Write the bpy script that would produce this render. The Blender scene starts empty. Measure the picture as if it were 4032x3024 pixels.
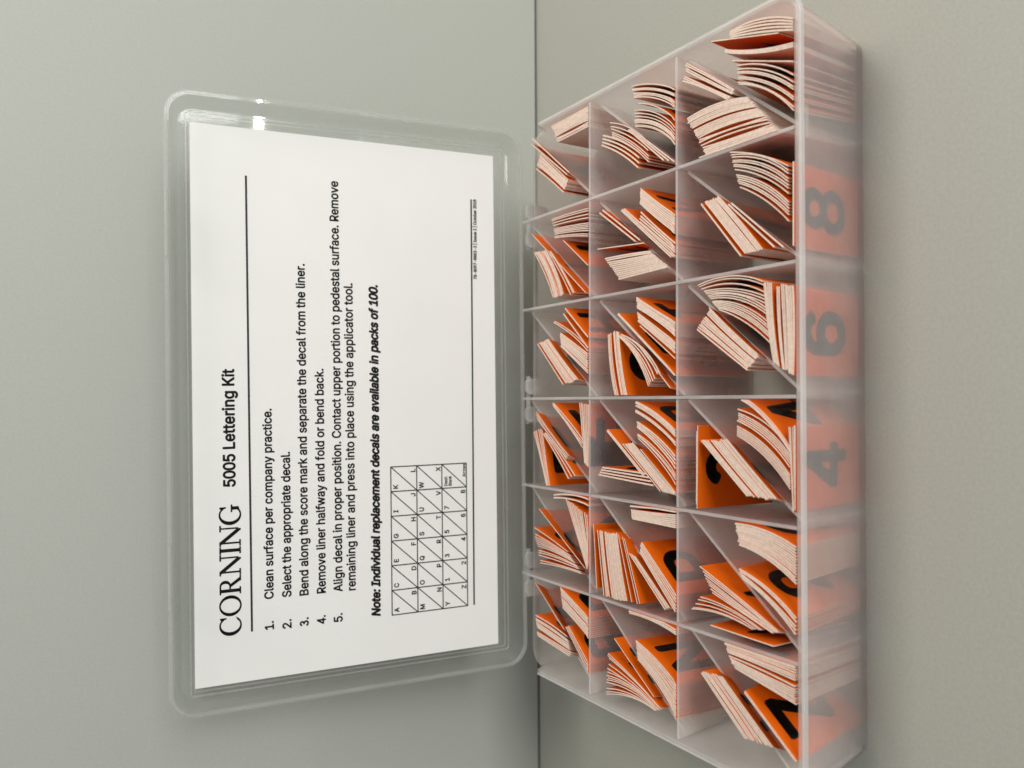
import bpy, bmesh, math, random
from mathutils import Vector, Matrix
random.seed(7)
SC = bpy.context.scene
COL = SC.collection
MM = 0.001
H = 37.24            # height of the tray, mm
ROW = 52.034         # depth of one row of pockets, mm
COLX = [-120.0, -80.0, -40.0, -0.9, 39.5, 80.0, 120.0]

# ---------------------------------------------------------------- camera
cam_d = bpy.data.cameras.new('camera')
cam = bpy.data.objects.new('camera', cam_d)
COL.objects.link(cam)
SC.camera = cam
cR = Vector((0.99972668, -0.01907785, 0.01351263))
cU = Vector((-0.00186589, 0.51103709, 0.85955664))
cF = Vector((0.02330395, 0.85934692, -0.51086182))
M = Matrix.Identity(4)
for i, v in enumerate((-cU, cR, -cF)):          # the photograph is turned a quarter anticlockwise
    for j in range(3):
        M[j][i] = v[j]
M.translation = Vector((-3.1607, -171.375, 200.204 + H)) * MM
cam.matrix_world = M
cam_d.lens = 36.0 * 3302.3 / 4032.0
cam_d.sensor_width = 36.0
cam_d.clip_start = 0.01
cam_d.clip_end = 20.0
cam_d.dof.use_dof = True
cam_d.dof.focus_distance = 0.31
cam_d.dof.aperture_fstop = 13.0

# ---------------------------------------------------------------- world, lamps, exposure
W = bpy.data.worlds.new('World')
SC.world = W
W.use_nodes = True
bg = W.node_tree.nodes['Background']
bg.inputs[0].default_value = (0.93, 0.96, 1.0, 1)
bg.inputs[1].default_value = 0.37
SC.view_settings.view_transform = 'Standard'
SC.view_settings.look = 'None'
SC.view_settings.exposure = 0.0
SC.view_settings.gamma = 1.0
SC.cycles.max_bounces = 16
SC.cycles.diffuse_bounces = 6
SC.cycles.glossy_bounces = 6
SC.cycles.transmission_bounces = 12
SC.cycles.transparent_max_bounces = 64

def area(name, loc, target, sx, sy, watts, color):
    d = bpy.data.lights.new(name, 'AREA')
    d.shape = 'RECTANGLE'
    d.size = sx
    d.size_y = sy
    d.energy = watts
    d.color = color
    o = bpy.data.objects.new(name, d)
    COL.objects.link(o)
    o.location = loc
    z = (Vector(loc) - Vector(target)).normalized()
    o.rotation_euler = z.to_track_quat('Z', 'Y').to_euler()
    return o
area('ceiling_lamp', (0.48, 0.10, 0.85), (0.08, 0.1, 0.0), 0.5, 0.4, 8.0, (1.0, 0.95, 0.86))
area('window_light', (0.95, -1.25, 0.45), (0.05, 0.15, 0.05), 0.9, 0.6, 18.0, (0.96, 0.98, 0.98))
area('tube_lamp', (0.66, -1.5, 0.113), (0.11, 0.17, 0.113), 0.16, 0.014, 0.9, (1.0, 1.0, 1.0))
area('blue_window', (0.60, -1.5, -0.20), (0.108, 0.165, 0.06), 0.14, 0.16, 0.45, (0.45, 0.65, 1.0))  # out-of-view bluish window, set where the lid mirrors it

# ---------------------------------------------------------------- materials
def new_mat(name):
    m = bpy.data.materials.new(name)
    m.use_nodes = True
    nt = m.node_tree
    b = nt.nodes['Principled BSDF']
    return m, nt, b

def noise_color(nt, b, base, amt, scale, detail=4.0):
    tc = nt.nodes.new('ShaderNodeTexCoord')
    n = nt.nodes.new('ShaderNodeTexNoise')
    n.inputs['Scale'].default_value = scale
    n.inputs['Detail'].default_value = detail
    nt.links.new(tc.outputs['Object'], n.inputs['Vector'])
    r = nt.nodes.new('ShaderNodeValToRGB')
    r.color_ramp.elements[0].position = 0.3
    r.color_ramp.elements[1].position = 0.7
    r.color_ramp.elements[0].color = tuple(c * (1 - amt) for c in base) + (1,)
    r.color_ramp.elements[1].color = tuple(min(1, c * (1 + amt)) for c in base) + (1,)
    nt.links.new(n.outputs['Fac'], r.inputs['Fac'])
    nt.links.new(r.outputs['Color'], b.inputs['Base Color'])
    return n

def opaque(name, base, rough, amt=0.04, scale=300.0, bump=0.0, bscale=900.0, spec=0.5):
    m, nt, b = new_mat(name)
    n = noise_color(nt, b, base, amt, scale)
    b.inputs['Roughness'].default_value = rough
    b.inputs['Specular IOR Level'].default_value = spec
    if bump:
        tc = nt.nodes.new('ShaderNodeTexCoord')
        n2 = nt.nodes.new('ShaderNodeTexNoise')
        n2.inputs['Scale'].default_value = bscale
        nt.links.new(tc.outputs['Object'], n2.inputs['Vector'])
        bp = nt.nodes.new('ShaderNodeBump')
        bp.inputs['Strength'].default_value = bump
        bp.inputs['Distance'].default_value = 0.0004
        nt.links.new(n2.outputs['Fac'], bp.inputs['Height'])
        nt.links.new(bp.outputs['Normal'], b.inputs['Normal'])
    return m

def plastic(name, tint, clear, blur, milk, gloss_rough=0.25, milk_col=(0.8, 0.8, 0.8), blur_rough=0.3, ior=1.2, spec=1.0):
    """thin moulded plastic: straight-through light, blurred light, milky scattering, surface gloss"""
    m = bpy.data.materials.new(name)
    m.use_nodes = True
    nt = m.node_tree
    nt.nodes.clear()
    out = nt.nodes.new('ShaderNodeOutputMaterial')
    tr = nt.nodes.new('ShaderNodeBsdfTransparent')
    tr.inputs[0].default_value = tint + (1,)
    rf = nt.nodes.new('ShaderNodeBsdfRefraction')
    rf.inputs['Color'].default_value = tint + (1,)
    rf.inputs['Roughness'].default_value = blur_rough
    rf.inputs['IOR'].default_value = ior
    df = nt.nodes.new('ShaderNodeBsdfDiffuse')
    df.inputs[0].default_value = milk_col + (1,)
    tl = nt.nodes.new('ShaderNodeBsdfTranslucent')
    tl.inputs[0].default_value = milk_col + (1,)
    gl = nt.nodes.new('ShaderNodeBsdfGlossy')
    gl.inputs['Roughness'].default_value = gloss_rough
    mx = lambda: nt.nodes.new('ShaderNodeMixShader')
    m1 = mx(); m1.inputs[0].default_value = 0.5
    nt.links.new(df.outputs[0], m1.inputs[1]); nt.links.new(tl.outputs[0], m1.inputs[2])
    m2 = mx(); m2.inputs[0].default_value = blur / max(1e-6, blur + clear)
    nt.links.new(tr.outputs[0], m2.inputs[1]); nt.links.new(rf.outputs[0], m2.inputs[2])
    m3 = mx(); m3.inputs[0].default_value = milk
    tcn = nt.nodes.new('ShaderNodeTexCoord')
    nz = nt.nodes.new('ShaderNodeTexNoise'); nz.inputs['Scale'].default_value = 60.0; nz.inputs['Detail'].default_value = 5.0
    nt.links.new(tcn.outputs['Object'], nz.inputs['Vector'])
    mr = nt.nodes.new('ShaderNodeMapRange')
    mr.inputs['From Min'].default_value = 0.3; mr.inputs['From Max'].default_value = 0.7
    mr.inputs['To Min'].default_value = milk * 0.85; mr.inputs['To Max'].default_value = milk * 1.15
    nt.links.new(nz.outputs['Fac'], mr.inputs['Value']); nt.links.new(mr.outputs[0], m3.inputs[0])
    nt.links.new(m2.outputs[0], m3.inputs[1]); nt.links.new(m1.outputs[0], m3.inputs[2])
    fr = nt.nodes.new('ShaderNodeFresnel'); fr.inputs['IOR'].default_value = 1.4
    ge = nt.nodes.new('ShaderNodeNewGeometry')            # same reflectance from both sides of the thin wall
    mi = nt.nodes.new('ShaderNodeMapRange')
    mi.inputs['To Min'].default_value = 1.4; mi.inputs['To Max'].default_value = 1 / 1.4
    nt.links.new(ge.outputs['Backfacing'], mi.inputs['Value']); nt.links.new(mi.outputs[0], fr.inputs['IOR'])
    mu = nt.nodes.new('ShaderNodeMath'); mu.operation = 'MULTIPLY'; mu.inputs[1].default_value = spec
    nt.links.new(fr.outputs[0], mu.inputs[0])
    m4 = mx(); nt.links.new(mu.outputs[0], m4.inputs[0])
    nt.links.new(m3.outputs[0], m4.inputs[1]); nt.links.new(gl.outputs[0], m4.inputs[2])
    nt.links.new(m4.outputs[0], out.inputs['Surface'])
    return m

M_frost = plastic('frosted_plastic', (0.985, 0.965, 0.955), 1.0, 0.0, 0.25, 0.3, (0.94, 0.89, 0.87))  # pinkish tint and milk hold light bounced off the orange decals
M_outer = plastic('frosted_wall_plastic', (0.988, 0.978, 0.97), 1.0, 0.0, 0.26, 0.3, (1.0, 0.94, 0.91))  # pinkish milk colour includes orange bounce from the decals inside
M_lid = plastic('clear_lid_plastic', (0.972, 0.978, 0.972), 1.0, 0.0, 0.06, 0.035, (0.75, 0.78, 0.76))
M_edge = plastic('cloudy_rim_plastic', (0.97, 0.97, 0.96), 1.0, 0.0, 0.2, 0.2, (0.82, 0.82, 0.80))
M_light = plastic('edge_light_plastic', (0.97, 0.97, 0.96), 1.0, 0.0, 0.55, 0.25, (0.88, 0.87, 0.86))  # heavier milk paints in the light piped to divider tops and rim
M_wall = opaque('painted_wall_panel', (0.42, 0.425, 0.378), 0.6, 0.035, 900, 0.15, 2500)
M_desk = opaque('laminate_desktop', (0.338, 0.338, 0.297), 0.5, 0.05, 900, 0.12, 2500, 0.3)
M_dark = opaque('seam_filler', (0.32, 0.32, 0.29), 0.8)
M_paper = opaque('white_card', (0.80, 0.79, 0.755), 0.75, 0.012, 40, 0.03, 800, 0.2)
M_ink = opaque('black_ink', (0.012, 0.011, 0.012), 0.6, 0.1, 500)
M_liner = opaque('cream_liner_paper', (0.64, 0.505, 0.42), 0.85, 0.10, 700, 0.1, 1500, 0.2)
M_orange = opaque('orange_vinyl_face', (0.66, 0.105, 0.002), 0.55, 0.08, 60, 0.08, 1500, 0.12)
M_glyph = opaque('black_vinyl_print', (0.010, 0.009, 0.008), 0.45, 0.2, 200, 0.0, 900, 0.3)

# ---------------------------------------------------------------- helpers
def P3(x, y, z):                         # millimetres, z measured from the divider tops
    return Vector((x * MM, y * MM, (z + H) * MM))

def link(name, me, parent=None, mats=(), smooth=False):
    o = bpy.data.objects.new(name, me)
    COL.objects.link(o)
    for m in mats:
        me.materials.append(m)
    if parent:
        o.parent = parent
    if smooth:
        for p in me.polygons:
            p.use_smooth = True
    return o

def bm_obj(name, bm, mats, parent=None, smooth=False):
    bmesh.ops.recalc_face_normals(bm, faces=bm.faces)
    me = bpy.data.meshes.new(name)
    bm.to_mesh(me)
    bm.free()
    return link(name, me, parent, mats, smooth)

def tag(o, label, cat, group=None):
    o['label'] = label
    o['category'] = cat
    if group:
        o['group'] = group

def prism(bm, a, b, th, z0, z1, z1b=None):
    """upright thin wall between plan points a and b"""
    a = Vector(a); b = Vector(b)
    d = (b - a).normalized()
    n = Vector((-d.y, d.x)) * th / 2
    if z1b is None:
        z1b = z1
    c = [(a - n, z0), (a + n, z0), (b + n, z0), (b - n, z0), (a - n, z1), (a + n, z1), (b + n, z1b), (b - n, z1b)]
    v = [bm.verts.new(P3(q.x, q.y, z)) for q, z in c]
    for f in ((0, 1, 2, 3), (4, 7, 6, 5), (0, 4, 5, 1), (1, 5, 6, 2), (2, 6, 7, 3), (3, 7, 4, 0)):
        bm.faces.new([v[i] for i in f])

def rrect(x0, x1, y0, y1, r, seg=6, sub=10):
    pts = []
    cs = [(x1 - r, y1 - r, 0), (x0 + r, y1 - r, 90), (x0 + r, y0 + r, 180), (x1 - r, y0 + r, 270)]
    for i, (cx, cy, a0) in enumerate(cs):
        for k in range(seg + 1):
            a = math.radians(a0 + 90.0 * k / seg)
            pts.append((cx + r * math.cos(a), cy + r * math.sin(a)))
        nx = cs[(i + 1) % 4]
        a = math.radians(nx[2])
        q = (nx[0] + r * math.cos(a), nx[1] + r * math.sin(a))
        p = pts[-1]
        for k in range(1, sub):
            pts.append((p[0] + (q[0] - p[0]) * k / sub, p[1] + (q[1] - p[1]) * k / sub))
    return pts

def loft(bm, rings, closed_profile=True):
    R = [[bm.verts.new(p) for p in ring] for ring in rings]
    n = len(R[0])
    m = len(R)
    for j in range(m if closed_profile else m - 1):
        a, b = R[j], R[(j + 1) % m]
        for i in range(n):
            bm.faces.new((a[i], a[(i + 1) % n], b[(i + 1) % n], b[i]))
    return R

def bevel(bm, w=0.15 * MM):
    bmesh.ops.bevel(bm, geom=[e for e in bm.edges], offset=w, segments=1, affect='EDGES')

# ---------------------------------------------------------------- setting
def slab(name, x0, x1, y0, y1, z0, z1, mat, rot=0.0, bev=0.0):
    bm = bmesh.new()
    v = [bm.verts.new((x, y, z)) for x in (x0, x1) for y in (y0, y1) for z in (z0, z1)]
    for f in ((0, 1, 3, 2), (4, 6, 7, 5), (0, 4, 5, 1), (2, 3, 7, 6), (0, 2, 6, 4), (1, 5, 7, 3)):
        bm.faces.new([v[i] for i in f])
    if bev:
        bmesh.ops.bevel(bm, geom=list(bm.edges), offset=bev, segments=3, affect='EDGES')
    o = bm_obj(name, bm, [mat])
    o['kind'] = 'structure'
    return o

slab('desk_top', -1.2, 1.2, -0.62, 0.23, -0.03, 0.0, M_desk)
wall = slab('wall', -1.2, 1.2, 0.0, 0.03, 0.0012, 0.75, M_wall, bev=0.0007)
wall.location = (0.0, 0.2005, 0.0)
wall.rotation_euler = (0, 0, math.atan2(202.8 - 198.2, 404.2))
gap = slab('wall_seam', -1.2, 1.2, 0.0015, 0.03, 0.0003, 0.0011, M_dark)
gap.location = wall.location
gap.rotation_euler = wall.rotation_euler

# ---------------------------------------------------------------- organiser box
box = bpy.data.objects.new('organizer_box', None)
COL.objects.link(box)
box.location = (0, 0, 0)
box.empty_display_size = 0.02
tag(box, 'frosted plastic divided organizer box with its clear lid standing open', 'organizer box')

def wall_h(x, y):                        # the back of the tray is cut lower for the lid
    t = min(1.0, max(0.0, (y - 143.5) / 1.5))
    return -6.6 * t

def ring(x0, x1, y0, y1, r, z, top=False):
    return [P3(x, y, (wall_h(x, y) + z) if top else z) for x, y in rrect(x0, x1, y0, y1, r, 6, 40)]

bm = bmesh.new()
zb = -H
rings = [ring(-117.2, 117.2, 4.1, 153.5, 6.3, zb),
         ring(-117.5, 117.5, 3.8, 153.8, 6.5, zb + 0.4),
         ring(-121.6, 121.6, -1.5, 157.4, 7, -0.15, True),
         ring(-121.5, 121.5, -1.4, 157.3, 7, 0.02, True),
         ring(-120.2, 120.2, -0.2, 156.2, 6, 0.02, True),
         ring(-120.1, 120.1, -0.1, 156.1, 6, -0.15, True),
         ring(-116.3, 116.3, 5.1, 152.5, 5, zb + 1.4),
         ring(-115.6, 115.6, 5.8, 151.8, 4, zb + 1.0)]
R = loft(bm, rings, False)
bm.faces.new(list(reversed(R[0])))
bm.faces.new(R[-1])
bm_obj('tray_shell', bm, [M_outer], box, True)

# rim flange round the front and sides of the tray
bm = bmesh.new()
base = [q for q in rrect(-121.55, 121.55, -1.45, 157.35, 7, 6, 40) if q[1] < 143.2]
k0 = max(range(len(base)), key=lambda i: (base[i][0] - base[i - 1][0]) ** 2 + (base[i][1] - base[i - 1][1]) ** 2)
base = base[k0:] + base[:k0]
prof = [(0.0, -0.1), (0.0, -1.9), (0.85, -1.75), (0.95, -0.15), (0.85, 0.0)]
rows = []
for i, (x, y) in enumerate(base):
    a = base[max(i - 1, 0)]; b = base[min(i + 1, len(base) - 1)]
    t = Vector((b[0] - a[0], b[1] - a[1])).normalized()
    nn = Vector((t.y, -t.x))
    if nn.dot(Vector((x, y - 75))) < 0:
        nn = -nn
    rows.append([bm.verts.new(P3(x + nn.x * u, y + nn.y * u, w)) for u, w in prof])
for a, b in zip(rows, rows[1:]):
    for j in range(len(prof)):
        bm.faces.new((a[j], a[(j + 1) % 5], b[(j + 1) % 5], b[j]))
bm.faces.new(rows[0]); bm.faces.new(list(reversed(rows[-1])))
bm_obj('tray_rim', bm, [M_light], box)

for x in COLX[1:-1]:
    bm = bmesh.new()
    v = []
    for sy, y, yb in ((0, 0.0, 5.9), (1, 156.0, 151.5)):
        for sx in (-1, 1):
            v.append(bm.verts.new(P3(x + sx * 0.85, yb, zb + 1.15)))
            v.append(bm.verts.new(P3(x + sx * 0.55, y, -0.02)))
    for f in ((0, 2, 3, 1), (4, 5, 7, 6), (0, 1, 5, 4), (2, 6, 7, 3), (1, 3, 7, 5), (0, 4, 6, 2)):
        bm.faces.new([v[i] for i in f]).material_index = int(f == (1, 3, 7, 5))
    bm_obj('divider', bm, [M_frost, M_light], box)
for k in (1, 2):
    for i in range(6):
        bm = bmesh.new()
        a = COLX[i] + (0.7 if i else 0.3)
        b = COLX[i + 1] - (0.7 if i < 5 else 0.3)
        v = []
        for e, x in ((0, a), (1, b)):
            xb = x + (4.4 if i == 0 and e == 0 else 0.2) if e == 0 else x - (4.4 if i == 5 else 0.2)
            for sy in (-1, 1):
                v.append(bm.verts.new(P3(xb, k * ROW + sy * 0.8, zb + 1.15)))
                v.append(bm.verts.new(P3(x, k * ROW + sy * 0.55, -0.1)))
        for f in ((0, 2, 3, 1), (4, 5, 7, 6), (0, 1, 5, 4), (2, 6, 7, 3), (1, 3, 7, 5), (0, 4, 6, 2)):
            bm.faces.new([v[j] for j in f]).material_index = int(f == (1, 3, 7, 5))
        bm_obj('cross_divider', bm, [M_frost, M_light], box)
ZD = -4.6
for k in range(3):
    for i in range(6):
        bm = bmesh.new()
        x0 = COLX[i] + (0.9 if i else 0.6); x1 = COLX[i + 1] - (0.9 if i < 5 else 0.6)
        y0 = k * ROW + (0.9 if k else 0.6); y1 = (k + 1) * ROW - 0.9
        db = 4.6
        A = Vector((x0, y0)); B = Vector((x1, y1))
        Ab = Vector((x0 + (db if i == 0 else 0.2), y0 + (db if k == 0 else 0.2)))
        Bb = Vector((x1 - (db if i == 5 else 0.2), y1 - (db if k == 2 else 0.2)))
        d = (B - A).normalized(); n = Vector((-d.y, d.x))
        vs = []
        for q, z, t in ((Ab, zb + 1.15, 0.75), (A, ZD, 0.55), (Bb, zb + 1.15, 0.75), (B, ZD, 0.55)):
            for s in (-1, 1):
                vs.append(bm.verts.new(P3(q.x + n.x * s * t, q.y + n.y * s * t, z)))
        for f in ((0, 1, 3, 2), (4, 6, 7, 5), (0, 2, 6, 4), (1, 5, 7, 3), (2, 3, 7, 6), (0, 4, 5, 1)):
            bm.faces.new([vs[j] for j in f]).material_index = int(f == (2, 3, 7, 6))
        bm_obj('diagonal_divider', bm, [M_frost, M_light], box)

# catches moulded on the front wall
for x in (81.5,):
    bm = bmesh.new()
    prism(bm, (x - 5, -2.3), (x + 5, -2.3), 0.8, -3.4, -2.1)
    bevel(bm, 0.25 * MM)
    bm_obj('catch', bm, [M_edge], box)

# ---------------------------------------------------------------- lid
TH, LY, LR = math.radians(6.173), math.radians(-0.765), math.radians(1.248)
def lid(s, t, n=0.0):
    s, t = s * math.cos(LR) - t * math.sin(LR), s * math.sin(LR) + t * math.cos(LR)
    y = t * math.sin(TH) - n * math.cos(TH)
    return P3(s * math.cos(LY) - y * math.sin(LY), 157.402 + s * math.sin(LY) + y * math.cos(LY), -10.439 + t * math.cos(TH) + n * math.sin(TH))

def lring(x0, x1, y0, y1, r, n):
    return [lid(a, b, n) for a, b in rrect(x0, x1, y0, y1, r, 8, 6)]
bm = bmesh.new()
rr = [lring(-112.6, 112.0, 19.6, 151.8, 1.2, 0.0),
      lring(-115.3, 114.9, 16.8, 155.0, 4.0, 0.0),
      lring(-116.2, 115.8, 15.9, 156.2, 6.0, 0.9),
      lring(-117.6, 117.4, 14.2, 159.2, 8.0, 8.6),
      lring(-117.8, 117.6, 14.0, 159.4, 8.2, 9.0),
      lring(-119.2, 119.0, 12.6, 160.9, 9.4, 9.0),
      lring(-119.4, 119.2, 12.4, 161.1, 9.5, 8.6),
      lring(-119.3, 119.1, 12.5, 161.0, 9.5, 7.4),
      lring(-118.3, 118.1, 13.5, 159.9, 8.8, 7.2),
      lring(-116.9, 116.5, 15.2, 157.0, 7.0, 0.0),
      lring(-116.0, 115.6, 16.1, 156.0, 6.0, -1.3)]
R = loft(bm, rr, False)
bm.faces.new(R[0]); bm.faces.new(list(reversed(R[-1])))
lid_o = bm_obj('lid', bm, [M_lid], box, False)
bm = bmesh.new()
for (a0, a1, b0, b1, r, w) in ((-114.7, 114.0, 17.5, 153.3, 1.5, 0.5), (-112.9, 112.4, 19.2, 151.9, 1.0, 0.45)):
    rr = [lring(a0, a1, b0, b1, r, 0.05), lring(a0, a1, b0, b1, r, 0.75),
          lring(a0 + w, a1 - w, b0 + w, b1 - w, r * .7, 0.75), lring(a0 + w, a1 - w, b0 + w, b1 - w, r * .7, 0.05)]
    loft(bm, rr, True)
bm_obj('panel_ridge', bm, [M_edge], lid_o)
bm = bmesh.new()
rr = [lring(-119.6, 119.4, 12.2, 161.3, 9.6, 7.6), lring(-119.7, 119.5, 12.1, 161.4, 9.7, 8.9),
      lring(-119.0, 118.8, 12.8, 160.7, 9.2, 9.25), lring(-118.1, 117.9, 13.7, 159.8, 8.5, 9.15), lring(-118.2, 118.0, 13.6, 159.9, 8.5, 7.9)]
loft(bm, rr, True)
bm_obj('lid_rim', bm, [M_edge], lid_o)
for s in (68.0, -66.0):                   # snap latches on the free edge of the lid
    bm = bmesh.new()
    vs = []
    for a in (-13.0, 13.0):
        for t, n in ((160.2, 3.0), (161.2, 3.2), (161.3, 10.2), (160.3, 10.4)):
            vs.append(bm.verts.new(lid(s + a, t, n)))
    for f in ((0, 1, 2, 3), (7, 6, 5, 4), (0, 4, 5, 1), (1, 5, 6, 2), (2, 6, 7, 3), (3, 7, 4, 0)):
        bm.faces.new([vs[j] for j in f])
    bevel(bm, 0.4 * MM)
    bm_obj('latch', bm, [M_edge], lid_o)

for x in (-81.5, -1.5, 79.5):             # hinges between tray and lid
    bm = bmesh.new()
    for a in (-6.6, 6.2):
        sq = rrect(x + a - 3.6, x + a + 3.6, -15.0, -3.4, 2.0, 5, 2)
        loft(bm, [[P3(u, 158.0, w) for u, w in sq], [P3(u, 159.4, w) for u, w in sq]], False)
        bm.verts.ensure_lookup_table()
        n = len(sq)
        vs = list(bm.verts)[-2 * n:]
        bm.faces.new(vs[:n]); bm.faces.new(list(reversed(vs[n:])))
        sq2 = rrect(x + a - 2.4, x + a + 2.4, -13.8, -4.6, 1.3, 5, 2)
        loft(bm, [[P3(u, 157.7, w) for u, w in sq], [P3(u, 157.7, w) for u, w in sq2], [P3(u, 158.05, w) for u, w in sq2], [P3(u, 158.05, w) for u, w in sq]], True)
    ci = [(1.1 * math.cos(k * math.pi / 6), 1.1 * math.sin(k * math.pi / 6)) for k in range(12)]
    L = loft(bm, [[P3(x + e, 160.8 + a, -6.2 + b) for a, b in ci] for e in (-11.0, 11.0)], False)
    bm.faces.new(L[0]); bm.faces.new(list(reversed(L[1])))
    bm_obj('hinge', bm, [M_light], box)

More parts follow.
